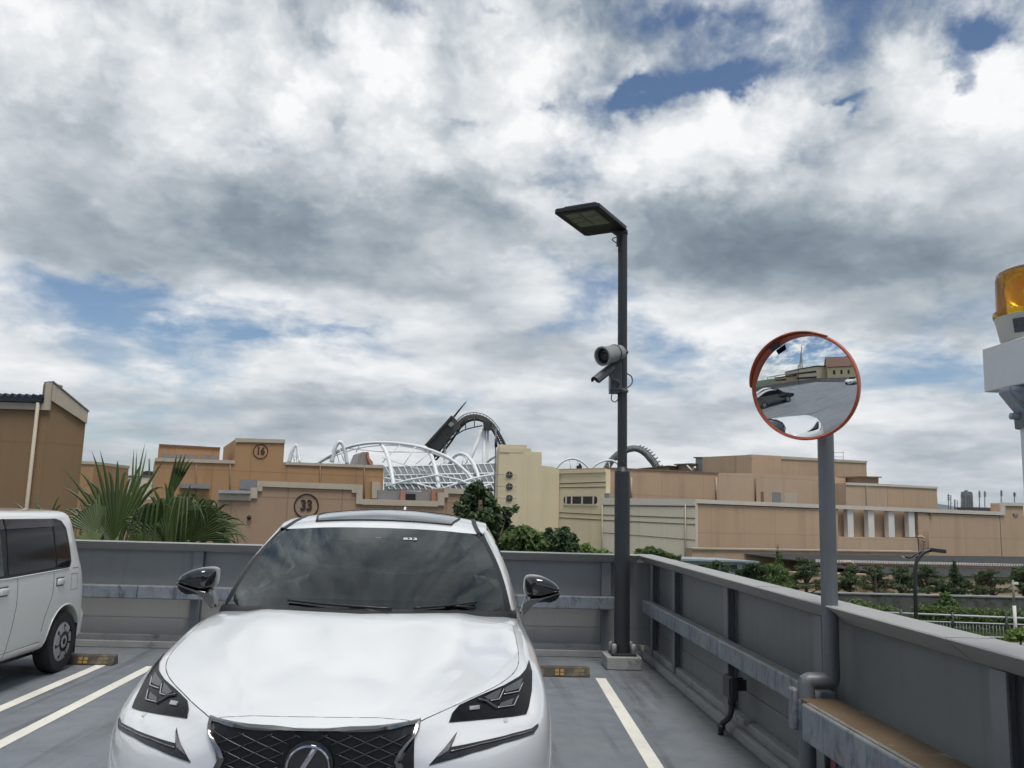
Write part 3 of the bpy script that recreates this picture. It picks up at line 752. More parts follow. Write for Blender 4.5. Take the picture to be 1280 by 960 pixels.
# ------------------------------------------------------------------ white SUV, built in local coordinates: u right, v back from the nose, z up
SO = Vector((-.475, 2.88, 0)); SRZ = R(.55)
suv = thing('parked_suv', 'white SUV with black mesh grille and black mirror caps, facing the camera', 'car', SO, SRZ)
SM = ROOTM[suv.name]; SI = SM.inverted()
def paint(name, col):
    m, nt, p, co, o_ = newmat(name); p.inputs['Base Color'].default_value = (*col, 1); p.inputs['Roughness'].default_value = .35
    p.inputs['Coat Weight'].default_value = 1.0; p.inputs['Coat Roughness'].default_value = .025; p.inputs['Coat IOR'].default_value = 1.6
    n = nt.noise(co, 700, 2); nt.l(nt.mix(nt.maprange(n,.4,.6,0,.03), tuple(col), (.5,.5,.5)), p.inputs['Base Color'])
    d = nt.noise(co, 2.2, 5, .6); nt.l(nt.maprange(d, .3, .7, .02, .06), p.inputs['Coat Roughness'])
    return m
M_white = paint('white_pearl_paint', (.69,.705,.715))
M_gloss = mat('gloss_black', (.010,.010,.011), .08, coat=1., var=.1)
M_chrome = mat('chrome', (.62,.62,.63), .10, metal=1., var=.06, scale=8)
M_chromed = mat('dark_chrome', (.24,.235,.23), .22, metal=1., var=.06, scale=8)
M_trim = mat('black_trim', (.010,.010,.011), .55, var=.15)
def glassmat(name, tint, refl_ior, keep):
    m, nt, p, co, out = newmat(name)
    tr = nt.n('BsdfTransparent'); tr.inputs[0].default_value = (*tint, 1)
    gl = nt.n('BsdfGlossy'); gl.inputs['Roughness'].default_value = 0.0; gl.inputs[0].default_value = (.93,.97,.96,1)
    fr = nt.n('Fresnel'); fr.inputs[0].default_value = refl_ior
    mx = nt.n('MixShader'); nt.l(nt.math('MULTIPLY', fr.outputs[0], keep, True), mx.inputs[0]); nt.l(tr.outputs[0], mx.inputs[1]); nt.l(gl.outputs[0], mx.inputs[2]); nt.l(mx.outputs[0], out.inputs[0])
    return m
M_ws = glassmat('windscreen_glass', (.11,.13,.125), 1.62, 1.1)
M_tint = glassmat('tinted_glass', (.10,.11,.115), 1.55, 1.1)
TZC = [(-.01,.953),(.03,.963),(.06,.972),(.15,.995),(.4,1.047),(.8,1.110),(1.2,1.165),(1.30,1.172),(1.6,1.14),(4.2,1.14),(4.5,1.05)]
TUE = [(-.01,.25),(.03,.315),(.08,.352),(.2,.44),(.346,.530),(.491,.624),(.614,.688),(.705,.722),(.807,.738),(1.0,.738),(1.3,.735),(1.6,.735),(3.8,.74),(4.2,.66),(4.35,.56),(4.46,.40)]
TZE = [(-.01,.948),(.03,.962),(.08,.972),(.2,.983),(.44,.996),(.70,1.022),(.80,1.042),(1.0,1.078),(1.3,1.125),(1.6,1.13),(3.2,1.15),(4.2,1.15),(4.5,1.05)]
TW = [(-.01,.34),(.03,.43),(.08,.52),(.15,.60),(.25,.685),(.36,.755),(.5,.815),(.7,.848),(.9,.860),(1.15,.858),(1.4,.850),(2.4,.86),(3.3,.875),(3.7,.868),(4.1,.80),(4.3,.70),(4.42,.58),(4.46,.46)]
VS = [-.01,.02,.055,.10,.16,.24,.34,.44,.55,.66,.78,.90,1.02,1.15,1.28,1.42,1.6,1.9,2.4,2.9,3.3,3.6,3.9,4.15,4.3,4.41,4.46]
rows = []
for v in VS:
    zc, ue, ze, Wd = (interp(T, v) for T in (TZC, TUE, TZE, TW))
    zb = .22 if v > .1 else .26
    fl = 1.0 if v < .3 else max(.5, 1-(v-.3)*.9)
    half = [(0,zc),(.36*ue, zc-(zc-ze)*.10),(.64*ue, zc-(zc-ze)*.24+.009*min(1,max(0,v/.2))),(.745*ue, zc-(zc-ze)*.54-.007*min(1,max(0,v/.2))),(ue,ze),
            (ue+.28*(Wd-ue), ze-.045-.015*fl),(ue+.72*(Wd-ue), ze-.095),(Wd-.012, min(.86, ze-.15)),(Wd,.74),(Wd-.004,.58),(Wd-.010,.42),(Wd-.035,.29),(Wd*.88,zb),(Wd*.5,zb-.02),(0,zb-.02)]
    L_ = [(-u, v, z) for u, z in half[1:-1]][::-1]; R_ = [(u, v, z) for u, z in half]
    rows.append(R_ + L_)          # ring: centre top -> right -> centre bottom -> left
NH = 15
mb = MB()
def mi(i, k):
    top = k < 4 or k >= len(rows[0])-4
    return 1 if top and i >= 2 and VS[i+1] <= 1.29 else 0
V = mb.grid(rows, closed=True, mi=mi)
n = len(rows[0])
for ring, rev in ((V[0], False), (V[-1], True)):
    for j in range(NH-1):
        q = [ring[j], ring[j+1]]
        if j+1 < NH-1: q.append(ring[n-j-1])
        if j > 0: q.append(ring[(n-j) % n])
        mb.b.faces.new(q[::-1] if rev else q)
bmesh.ops.recalc_face_normals(mb.b, faces=mb.b.faces)
for e in mb.b.edges: pass
cut = []
for vc in (.92, 3.44):
    for s in (1, -1):
        c = MB(); c.lathe([(0,-.20),(.385,-.20),(.385,.30),(0,.30)], 40, Matrix.Translation((s*.80, vc, .36)) @ Matrix.Rotation(R(90),4,'Y')); bmesh.ops.recalc_face_normals(c.b, faces=c.b.faces); cut.append(c.b)
body = subsurf(mb.b, 2, cutters=cut)
BODY_BVH = BVHTree.FromBMesh(body)
hood = body.copy()
bmesh.ops.delete(hood, geom=[f for f in hood.faces if f.material_index != 1], context='FACES')
bmesh.ops.delete(body, geom=[f for f in body.faces if f.material_index == 1], context='FACES')
for b_ in (hood, body):
    for f in b_.faces: f.material_index = 0
edge_loops = [ (e.verts[0].co.copy(), e.verts[1].co.copy()) for e in hood.edges if len(e.link_faces) == 1 ]
put('body', body, M_white, suv, local=True, smooth=True, auto=38)
hood_o = put('hood', hood, M_white, suv, local=True, smooth=True, auto=60)
gap_tube = MB()  # dark tubes along the hood edge stand for the shaded panel gap
for a, c in edge_loops: gap_tube.tube([a-Vector((0,0,.002)), c-Vector((0,0,.002))], .0026, 5, cap=False)
gap_tube.put('hood_gap', M_trim, hood_o, local=True)
b = MB(); b.box((-.7,.25,.19),(.7,4.2,.26)); b.put('underbody', M_trim, suv, local=True)
# ---- conforming panels laid on the nose
def loc_px(px, py):
    o = SI @ EYEP; d = (SI.to_3x3() @ ray(px, py)).normalized()
    h = BODY_BVH.ray_cast(o, d)
    return h[0]
def on_nose(u, z):
    h = BODY_BVH.ray_cast(Vector((u, -1.5, z)), Vector((0,1,0)))
    return (h[0], h[1]) if h[0] is not None else (Vector((u,.02,z)), Vector((0,-1,0)))
def uz(pts):
    out = []
    for p in pts:
        h = loc_px(*p)
        if h is None: h = Vector((.7,.4,.9))
        out.append((h.x, h.z))
    return out
def decal(poly, off=.004, thick=.012, mirror=False, maxe=.035, holes=()):
    """plate of given outline (u, z) that follows the nose"""
    bm = bmesh.new()
    vs = [bm.verts.new((u, 0, z)) for u, z in poly]
    bm.faces.new(vs)
    bmesh.ops.triangulate(bm, faces=bm.faces)
    for _ in range(5):
        es = [e for e in bm.edges if e.calc_length() > maxe]
        if not es: break
        bmesh.ops.subdivide_edges(bm, edges=es, cuts=1); bmesh.ops.triangulate(bm, faces=[f for f in bm.faces if len(f.verts) > 3])
    base = {}
    for v in bm.verts:
        p, nn = on_nose(v.co.x, v.co.z)
        if nn.y > 0: nn = -nn
        base[v] = nn; v.co = p + nn*off
    be = [e for e in bm.edges if len(e.link_faces) == 1]
    r = bmesh.ops.extrude_edge_only(bm, edges=be)
    nv = [x for x in r['geom'] if isinstance(x, bmesh.types.BMVert)]
    old = {tuple(round(c, 6) for c in v.co): base[v] for v in base}
    for v in nv:
        nn = old.get(tuple(round(c, 6) for c in v.co), Vector((0,-1,0))); v.co = v.co - nn*thick
    if mirror:
        for v in bm.verts: v.co.x *= -1
    return bm
def strip(pts, r, off=.004, n=6, mirror=False, seg=6):
    P = []
    for a, c in zip(pts, pts[1:]):
        for k in range(seg):
            t = k/seg; P.append((a[0]+(c[0]-a[0])*t, a[1]+(c[1]-a[1])*t))
    P.append(pts[-1])
    path = []
    for u, z in P:
        p, nn = on_nose(u, z); nn = nn if nn.y < 0 else -nn
        q = p + nn*off; path.append(Vector((-q.x if mirror else q.x, q.y, q.z)))
    m_ = MB(); m_.tube(path, r, n); return m_
# headlights
HL = uz([(561,903),(565,891.5),(573.5,882.3),(599.5,870.2),(629.5,857.5),(648.5,846.2),(656.8,836.8),(660.5,826),(664.2,840),(664,864),(660.5,884),(657.5,893),(640,896),(611,899)])
M_head = mat('headlight_dark', (.007,.007,.008), .22, spec=.08, coat=.0, var=.5, scale=14)
M_led = mat('led_silver', (.50,.51,.53), .15, metal=.7)
M_smoke = mat('headlight_smoke', (.05,.053,.06), .2, coat=.0, var=.3, scale=20)
for mir in (False, True):
    h = put('headlight', decal(HL, .005, .016, mir), M_head, suv, local=True, smooth=True, auto=45)
    for pts in ([(628.5,863.5),(622.4,875.6),(612,877.6)], [(652,855),(647,866),(628.5,869.5)], [(646.5,871),(641,883.5),(621,886.5)]):
        s_ = strip(uz(pts), .0026, .008, mirror=mir); s_.put('led_strip', M_led, h, local=True)
    s_ = strip(uz([(597,876),(607,878),(613,882.5),(620,887)]), .007, .006, mirror=mir); s_.put('light_brow', M_smoke, h, local=True, smooth=True)
    pr = uz([(585,885),(598,883.5),(597.5,888.5),(586,889.5)]); put('projector_lamp', decal(pr, .0095, .006, mir, .02), M_led, h, local=True)
    for pl in ([(604,873),(626,862),(621,874),(610,876.5)], [(630,861),(652,849),(648,862),(630,867)], [(625,880),(641,874),(638,882),(622,885)]):
        put('reflector_bowl', decal(uz(pl), .0075, .006, mir, .02), M_smoke, h, local=True)
# arrow shaped running light below
DR = uz([(571,915),(567,923),(563.5,934),(600,926.8),(640,917),(664,910.5),(672,904.5),(672.5,908.5),(666,917.8),(630,929),(590,941.5),(536,956.5),(548,943)])
M_drl = mat('drl_grey', (.028,.028,.031), .3, spec=.25, coat=.0, var=.4, scale=12)
M_drl2 = mat('drl_inner', (.20,.20,.21), .3, metal=.5, var=.4, scale=30)
for mir in (False, True):
    h = put('running_light', decal(DR, .003, .014, mir), M_drl, suv, local=True, smooth=True, auto=45)
    put('light_tip', decal(uz([(569.5,919),(564,929),(559,939),(545,947),(556,934)]), .006, .004, mir, .02), M_drl2, h, local=True)
    strip(uz([(562,939.5),(600,930.5),(640,920.5),(664,913.5)]), .0024, .005, mirror=mir).put('light_line', M_drl2, h, local=True)
    # headlamp washer cover
    wc = uz([(629,899),(634,897.5),(634.5,902.5),(630,903.5)]); put('washer_cover', decal(wc, .003, .004, mir, .02), mat('washer_grey'+str(mir), (.5,.51,.52), .4), suv, local=True)
# spindle grille
GO = [(.0,.951),(.20,.954),(.338,.962),(.334,.94),(.300,.885),(.286,.855),(.30,.82),(.36,.70),(.425,.50),(.44,.40),(.40,.30),(.0,.285)]
GI = [(.0,.942),(.20,.945),(.320,.951),(.312,.925),(.278,.885),(.264,.855),(.278,.82),(.335,.70),(.40,.50),(.415,.41),(.38,.325),(.0,.31)]
full = lambda h: [p for p in h] + [(-u, z) for u, z in h[::-1][1:-1]]
grille = put('grille', decal(full(GI), .006, .02, False, .04), mat('grille_black', (.006,.006,.007), .5), suv, local=True)
ring = bmesh.new()
A_, B_ = full(GO), full(GI); nA = len(A_)
def dens(P):
    out = []
    for i in range(len(P)):
        a, c = P[i], P[(i+1) % len(P)]
        for k in range(5): out.append((a[0]+(c[0]-a[0])*k/5, a[1]+(c[1]-a[1])*k/5))
    return out
A_, B_ = dens(A_), dens(B_)
rowsr = []
for off, P in ((-.004, A_), (.008, A_), (.016, [((a[0]+c[0])/2, (a[1]+c[1])/2) for a, c in zip(A_, B_)]), (.012, B_), (-.004, B_)):
    r_ = []
    for u, z in P:
        p, nn = on_nose(u, z); nn = nn if nn.y < 0 else -nn
        r_.append(p + nn*off)
    rowsr.append(r_)
g = MB(); g.grid(rowsr, closed=True); g.put('grille_frame', M_chromed, grille, local=True, smooth=True, auto=50)
def inside(u, z):
    P = full(GI); c = False
    for i in range(len(P)):
        (x1, y1), (x2, y2) = P[i], P[i-1]
        if (y1 > z) != (y2 > z) and u < (x2-x1)*(z-y1)/(y2-y1)+x1: c = not c
    return c
g = MB()
for sl in (1, -1):
    for k in range(-22, 24):
        # slanted bars of the lattice, stepped like stretched rhombs
        seg_ = []
        for t in range(-60, 61):
            u = t*.009; z = .66 + k*.036 + sl*u*.42
            if inside(u, z) and z < .935 and (u**2+((z-.842))**2) > .084**2:
                p, nn = on_nose(u, z); nn = nn if nn.y < 0 else -nn; seg_.append(p+nn*.010)
            else:
                if len(seg_) > 2: g.tube(seg_[::2]+[seg_[-1]], .0026, 5)
                seg_ = []
        if len(seg_) > 2: g.tube(seg_[::2]+[seg_[-1]], .0026, 5)
g.put('grille_lattice', mat('lattice_grey', (.055,.055,.057), .3, metal=.5), grille, local=True)
# round emblem
EM = Matrix.Translation((0, on_nose(.0,.842)[0].y-.012, .842)) @ Matrix.Rotation(R(90),4,'X')
b = MB(); b.lathe([(0,.012),(.076,.010),(.080,.004),(.080,-.02)], 48, EM); emb = b.put('emblem', M_gloss, grille, local=True, smooth=True, auto=40)
b = MB(); pth = [EM @ Vector((.066*math.cos(a), .062*math.sin(a), .014)) for a in [R(i*6) for i in range(60)]]; b.tube(pth, .0042, 8, closed=True)
lp_ = [(.018,.054),(.002,.030),(-.016,.0),(-.031,-.028),(-.012,-.030),(.02,-.030),(.045,-.029)]
w_ = [(.009,.0),(.009,.0),(.009,0),(.004,-.0),(0,-.0),(0,-.0),(0,0)]
Lo = [(.010,.056),(.026,.052),(-.010,-.006),(-.020,-.024),(.048,-.024),(.046,-.037),(-.042,-.037),(-.028,-.008)]
b.extrude([EM @ Vector((x, y, .011)) for x, y in Lo], EM.to_3x3() @ Vector((0,0,.006)), bev=.001)
b.put('emblem_ring', M_chrome, emb, local=True, smooth=True, auto=40)
b = MB(); b.box((-.165,on_nose(0,.60)[0].y-.03,.53),(.165,on_nose(0,.60)[0].y-.012,.695),bev=.004); b.put('number_plate', mat('plate_white', (.75,.75,.73), .4), suv, local=True)
# ---- cabin
base = [(0,1.225,1.168),(.40,1.29,1.160),(.690,1.545,1.140),(.722,1.575,1.136),(.752,1.68,1.128),(.775,1.92,1.12),(.790,2.35,1.12),(.790,2.44,1.12),(.785,3.10,1.14),(.780,3.18,1.145),(.755,3.72,1.20),(.700,4.05,1.20),(.60,4.24,1.16),(0,4.34,1.15)]
top =  [(0,2.045,1.536),(.33,2.06,1.531),(.555,2.135,1.510),(.578,2.16,1.512),(.597,2.26,1.528),(.606,2.36,1.54),(.607,2.62,1.562),(.607,2.70,1.566),(.600,3.15,1.568),(.597,3.22,1.567),(.575,3.55,1.55),(.52,3.86,1.53),(.45,3.97,1.52),(0,4.05,1.53)]
def cab_row(t):
    r = []
    for (a, c) in zip(base, top):
        bul = math.sin(math.pi*t)
        k = Vector(a).lerp(Vector(c), t)
        side_ = min(1, abs(k.x)/.6)
        k.x *= 1 + .030*bul*side_; k.y -= .028*bul*(1-side_*.7)*(1 if k.y < 3 else -1); k.z += .015*bul
        r.append(tuple(k))
    return r
cr_ = [cab_row(t) for t in (0,.2,.4,.6,.8,1)]
groups = {'windshield': (0,2), 'black_trim': (2,3), 'pillar': (3,5), 'front_side_window': (5,6), 'pillar_b': (6,7), 'rear_side_window': (7,8), 'pillar_c': (8,9), 'quarter_window': (9,10), 'pillar_d': (10,12), 'rear_window': (12,13)}
def cols(a, c, mirror, both=False):
    bm = MB()
    if both:
        bm.grid([[(-p[0],p[1],p[2]) for p in r[a:c+1][::-1]][:-1 if a == 0 else None] + list(r[a:c+1]) for r in cr_]) if a == 0 else bm.grid([list(r[a:c+1]) + [(-p[0],p[1],p[2]) for p in r[a:c+1][::-1]][1:] for r in cr_])
    else:
        bm.grid([[(-p[0] if mirror else p[0],p[1],p[2]) for p in r[a:c+1]] for r in cr_])
    return subsurf(bm.b, 3)
wsb = cols(0, 2, False, True)
WS_BVH = BVHTree.FromBMesh(wsb)
ws = put('windshield', wsb, M_ws, suv, local=True, smooth=True)
put('rear_window', cols(12, 13, False, True), M_tint, suv, local=True, smooth=True)
for mir in (False, True):
    put('windshield_trim', cols(2, 3, mir), M_trim, suv, local=True, smooth=True)
    for nm, (a, c), m_ in (('front_pillar',(3,5),M_white),('middle_pillar',(6,7),M_gloss),('side_pillar',(8,9),M_gloss),('rear_pillar',(10,12),M_white)):
        put(nm, cols(a, c, mir), m_, suv, local=True, smooth=True)
    for (a, c) in ((5,6),(7,8),(9,10)):
        put('side_window', cols(a, c, mir), M_tint, suv, local=True, smooth=True)
# roof: between the top ring left and right, crowned
rr = []
RU = [-1,-.82,-.45,0,.45,.82,1]
crown = [(2.0,.0),(2.4,.03),(2.8,.048),(3.4,.045),(4.05,.0)]
for i in range(len(top)):
    u, v, z = top[i]
    if i in (0,1): continue
    row = []
    for s in RU:
        f = 1-s*s
        # front and rear edges bow forward at the middle
        vv = v; zz_ = z
        if i <= 4:
            tt = {2:0,3:.16,4:.5}[i]
            vv = v + (2.045-2.135)*f*(1-tt)*.98
        if i >= 11: vv = v + (4.05-3.92)*f*(1 if i == 12 else .5)
        row.append((s*u, vv, z + f*(.026 if i == 2 else .034 if i == 3 else .052 if i == 4 else .066 if i < 9 else .05 if i < 11 else .015)))
    rr.append(row)
g = MB(); g.grid(rr); roofb = subsurf(g.b, 3)
ROOF_BVH = BVHTree.FromBMesh(roofb)
roof = put('roof', roofb, M_white, suv, local=True, smooth=True)
def on_roof(u, v):
    h = ROOF_BVH.ray_cast(Vector((u, v, 3)), Vector((0,0,-1)))
    return h[0] if h[0] is not None else Vector((u, v, 1.55))
# panoramic sunroof glass
rows_ = []
for j in range(9):
    v = 2.20 + .80*j/8
    w = .44 - .012*abs(j-4)
    rows_.append([on_roof(w*(k/6-1), v+(0 if j else .0)+.035*abs(k/6-1)**2*(1 if j < 2 else 0)) + Vector((0,0,.004)) for k in range(13)])
g = MB(); V_ = g.grid(rows_)
g.put('sunroof', mat('sunroof_glass', (.03,.034,.036), .06, coat=.6, var=.1), roof, local=True, smooth=True)
brd = [r_[0] for r_ in rows_] + rows_[-1] + [r_[-1] for r_ in rows_][::-1] + rows_[0][::-1]
g = MB(); g.tube(brd, .006, 6, closed=True); g.put('sunroof_seal', M_trim, roof, local=True)
b = MB(); b.extrude([(0,3.78,1.585),(0,3.96,1.565),(0,3.95,1.66),(0,3.92,1.655)], (.018,0,0), bev=.006); b.put('antenna_fin', M_white, roof, local=True)
for s in (1, -1):
    # black roof channel and low rail
    pth = [(s*.558,2.125,1.513),(s*.540,2.26,1.552),(s*.530,2.45,1.592),(s*.528,2.8,1.612),(s*.525,3.3,1.61),(s*.50,3.7,1.58)]
    b = MB(); P = catmull(pth, 6)
    P = [Vector((p.x, p.y, on_roof(p.x, p.y).z)) if abs(on_roof(p.x, p.y).z-1.55) > 1e-6 else p for p in P]
    Lr = [p + Vector((-.014,0,.0035)) for p in P]; Rr = [p + Vector((.014,0,.0035)) for p in P]
    b.grid([[p-Vector((0,0,.02)) for p in Lr], Lr, Rr, [p-Vector((0,0,.02)) for p in Rr]]); b.put('roof_channel', M_trim, roof, local=True)
# cowl, wipers
cw = MB()
cr0 = [(-p[0],p[1],p[2]) for p in base[:5]][::-1][:-1] + base[:5]
cw.grid([[ (x, y+.03, z+.012) for x, y, z in cr0], [(x*1.0, y-.02, z-.0) for x, y, z in cr0], [(x, y-.065, z-.035) for x, y, z in cr0]]); cw.put('cowl', M_trim, suv, local=True, smooth=True)
def on_ws(u, z):
    h = WS_BVH.ray_cast(Vector((u, 0, z)), Vector((0,1,0)))
    return h[0] if h[0] is not None else Vector((u, 1.4, z))
for pts in ([(-.36,1.192),(-.20,1.186),(-.02,1.180),(.14,1.174)], [(.24,1.176),(.40,1.183),(.54,1.190)]):
    P = [on_ws(u, z) + Vector((0,-.012,.008)) for u, z in pts]
    b = MB(); b.tube(catmull(P, 4), .006, 6); b.tube([P[0].lerp(P[-1], .5)+Vector((0,-.008,.0)), P[0].lerp(P[-1], .98)+Vector((0,-.04,-.022))], .007, 6)
    b.put('wiper', M_black, suv, local=True, smooth=True)
# things behind the glass: camera housing, sticker, mirror, dashboard, seats
p0 = on_ws(.0, 1.478); b = MB(); b.extrude([p0+Vector((-.12,.04,.006)), p0+Vector((.12,.04,.006)), p0+Vector((.10,.0,-.025)), p0+Vector((-.10,.0,-.025))], (0,.05,-.02), bev=.008); b.put('sensor_housing', M_black, ws, local=True)
b = MB(); b.extrude([p0+Vector((-.015,.022,.006)),p0+Vector((.015,.022,.006)),p0+Vector((.03,.0,-.018)),p0+Vector((-.03,.0,-.018))], (0,-.004,.002)); b.put('sensor_bracket', mat('bracket_grey', (.25,.25,.25), .5), ws, local=True)
sb = text_bm('833', .052, .001)
ps = on_ws(.175, 1.480); dn = (on_ws(.175, 1.50)-on_ws(.175, 1.46)).normalized()
Ms = Matrix.Translation(ps + Vector((0,-.004,.002))); xx = Vector((1,0,0)); yy = dn; zz2 = xx.cross(yy)
Ms = Ms @ Matrix(((xx.x,yy.x,zz2.x,0),(xx.y,yy.y,zz2.y,0),(xx.z,yy.z,zz2.z,0),(0,0,0,1)))
sb.transform(Ms @ Matrix.Diagonal((1.0,.75,.05,1)))
put('sticker_digits', sb, mat('sticker_white', (.62,.72,.70), .6), ws, local=True)
b = MB(); b.extrude([(-.66,1.52,1.09),(-.66,1.60,1.145),(-.66,1.95,1.15),(-.66,2.10,1.02),(-.66,2.05,.75),(-.66,1.5,.75)], (1.32,0,0), bev=.02); b.put('dashboard', mat('dash_dark', (.018,.018,.019), .7, var=.3, scale=10), suv, local=True)
for s in (1, -1):
    b = MB(); x = s*.36
    b.box((x-.25,2.45,.55),(x+.25,2.95,.72),bev=.06); b.extrude([(x-.24,2.86,.65),(x+.24,2.86,.65),(x+.20,3.06,1.22),(x-.20,3.06,1.22)], (0,.14,.02), bev=.05); b.extrude([(x-.13,3.03,1.26),(x+.13,3.03,1.26),(x+.11,3.07,1.42),(x-.11,3.07,1.42)], (0,.10,0), bev=.04)
    b.put('seat', mat('seat_fabric%d'%s, (.05,.048,.046), .8), suv, local=True, smooth=True, auto=40)
b = MB(); b.tube([Vector((.36,2.28,.98))+Vector((.18*math.cos(a), -.08*math.sin(a), .17*math.sin(a))) for a in [R(i*12) for i in range(30)]], .016, 8, closed=True); b.box((.28,2.24,.93),(.44,2.30,1.02),bev=.02); b.put('steering_wheel', M_black, suv, local=True)
b = MB(); b.box((-.66,2.2,.3),(.66,4.1,.5)); b.put('cabin_floor', M_black, suv, local=True)
# ---- door mirrors from their front outline
def mlp(px, py, d): return SI @ aty(px, py, d)
MD = 4.55
capo = [(655.5,746),(654.3,735),(655,724.5),(657.5,720.3),(663,718.6),(671,719),(680,721),(688,725),(695,729.5),(699,735),(700.3,740),(688,744.5),(676,747.5),(665,748.6)]
lowo = [(700.3,741.5),(699.4,746),(695,751),(688,753.8),(680,752.5),(672,752),(667,753.5),(667,750.5),(678,748.8),(690,745.6)]
cho = [(700.6,739.8),(700.6,742.2),(690,745.8),(680,748.6),(670,753.2),(664,759),(655.5,769.5),(650.3,768),(653.5,757),(656.5,747),(660,747.2),(659.5,752.5),(664,748.9),(676,747.8),(688,744.8)]
for mir in (False, True):
    cx_ = (lambda P: Vector((-P.x, P.y, P.z))) if mir else (lambda P: P)
    pts = [mlp(*p, MD) for p in capo]
    cen = sum(pts, Vector())/len(pts)
    rings = []
    for yo, sc in ((-.055,.25),(-.05,.62),(-.03,.88),(.0,.985),(.05,1.0),(.10,.97),(.125,.90)):
        rings.append([cx_(cen + (p-cen)*sc + Vector(((.012 if yo < 0 else 0),yo,0))) for p in pts])
    b = MB(); Vr = b.grid(rings, closed=True); b.b.faces.new(Vr[0]); b.b.faces.new(Vr[-1][::-1])
    bmesh.ops.recalc_face_normals(b.b, faces=b.b.faces)
    cap = put('door_mirror', subsurf(b.b, 2), M_gloss, suv, local=True, smooth=True)
    b = MB(); b.extrude([cx_(mlp(*p, MD-.01)) for p in lowo], (0,.11,0), bev=.006); b.put('mirror_underside', M_black, cap, local=True, smooth=True, auto=40)
    b = MB(); b.extrude([cx_(mlp(*p, MD-.045)) for p in cho], (0,.075,.0), bev=.003); b.put('mirror_stalk', M_chromed, cap, local=True, smooth=True, auto=30)
# ---- wheels
def wheel(parent, u, v, r, w, rimr, spokes, M_rim, sgn, local=True, zc=None, hub=.04):
    zc = zc or r
    Mw = Matrix.Translation((u, v, zc)) @ Matrix.Rotation(R(90)*sgn,4,'Y')
    b = MB(); b.lathe([(rimr,-w/2+.01),(r-.03,-w/2),(r-.006,-w/2+.03),(r,-w/2+.06),(r,w/2-.06),(r-.006,w/2-.03),(r-.03,w/2),(rimr+.012,w/2-.004),(rimr,w/2-.018)], 40, Mw)
    for k in range(48):
        pass
    wh = b.put('wheel', M_rubber, parent, local=local, smooth=True, auto=40)
    b = MB(); b.lathe([(rimr,w/2-.02),(rimr-.008,w/2-.012),(rimr-.02,w/2-.02),(rimr-.03,w/2-.09)], 40, Mw)
    b.lathe([(0,w/2-.022),(hub,w/2-.022),(hub+.01,w/2-.035),(hub+.01,w/2-.07)], 24, Mw)
    for k in range(spokes):
        a = 2*math.pi*k/spokes; ca, sa = math.cos(a), math.sin(a)
        w0, w1 = hub*.75, rimr*.30
        q = [(hub*.8,-w0*.8),(rimr-.015,-w1),(rimr-.015,w1),(hub*.8,w0*.8)]
        b.extrude([Mw @ Vector((x*ca-y*sa, x*sa+y*ca, w/2-.045)) for x, y in q], Mw.to_3x3() @ Vector((0,0,.024)), bev=.004)
    b.put('rim', M_rim, wh, local=local, smooth=True, auto=35)
    b = MB(); b.lathe([(0,w/2-.085),(rimr-.03,w/2-.085)], 32, Mw); b.put('brake_disc', M_black, wh, local=local)
    return wh
M_alloy = mat('alloy', (.35,.36,.37), .3, metal=.8)
for s in (1, -1):
    for v in (.92, 3.44): wheel(suv, s*.735, v, .36, .22, .235, 10, M_alloy, s)
for s in (1, -1):
    b = MB(); b.extrude([(s*.62,4.22,.80),(s*.80,4.05,.80),(s*.80,4.02,.98),(s*.60,4.22,.98)], (0,.06,0), bev=.01); b.put('tail_light', mat('tail_red%d'%s, (.30,.012,.012), .2, coat=1.), suv, local=True)
# ------------------------------------------------------------------ white boxy kei van parked on the left, nose to the camera side
VX = -4.60
van = thing('parked_van', 'boxy off-white van with dark tinted windows, cut by the left edge of the photo', 'van', (VX, 7.5, 0))
M_vwhite = paint('van_white_paint', (.72,.715,.675))
ring = [(0,1.54),(.40,1.535),(.585,1.515),(.645,1.455),(.700,1.02),(.722,.965),(.736,.78),(.738,.46),(.722,.28),(.60,.215),(0,.215)]
def yrear(z): return 9.19 - .30*max(0, (z-.62)/1.0)**1.4 - .05*max(0, (.5-z))
def ztop(y): return interp([(5.75,.86),(5.9,.93),(6.25,1.02),(6.6,1.36),(6.95,1.53),(7.3,1.565),(9.3,1.565)], y)
rows = []
ST = [('r',.0,.90),('r',.03,.955),('r',.10,.985),('r',.25,1.0)] + [('a',y,1.0) for y in (8.35,7.9,7.4,7.0,6.75,6.45,6.2,6.0)] + [('a',5.85,.93),('a',5.76,.80)]
for typ, val, s in ST:
    half = []
    for u, z in ring:
        if typ == 'r': half.append((VX+u*s, yrear(z)-val, z if val > .02 else z-(.02 if z > 1 else 0)))
        else: half.append((VX+u*s, val, min(z, ztop(val) - .06*abs(u))))
    L_ = [(2*VX-x, y, z) for x, y, z in half[1:-1]][::-1]
    rows.append(half + L_)
mb = MB(); V = mb.grid(rows, closed=True); n = len(rows[0]); NH = len(ring)
for rg in (V[0], V[-1]):
    for j in range(NH-1):
        q = [rg[j], rg[j+1]]
        if j+1 < NH-1: q.append(rg[n-j-1])
        if j > 0: q.append(rg[(n-j) % n])
        mb.b.faces.new(q)
bmesh.ops.recalc_face_normals(mb.b, faces=mb.b.faces)
cut = []
for yc in (8.73, 6.35):
    for s in (1, -1):
        c = MB(); c.lathe([(0,-.2),(.335,-.2),(.335,.3),(0,.3)], 36, Matrix.Translation((VX+s*.66, yc, .29)) @ Matrix.Rotation(R(90),4,'Y')); bmesh.ops.recalc_face_normals(c.b, faces=c.b.faces); cut.append(c.b)
vb = subsurf(mb.b, 2, cutters=cut)
VBVH = BVHTree.FromBMesh(vb)
put('body', vb, M_vwhite, van, smooth=True, auto=38)
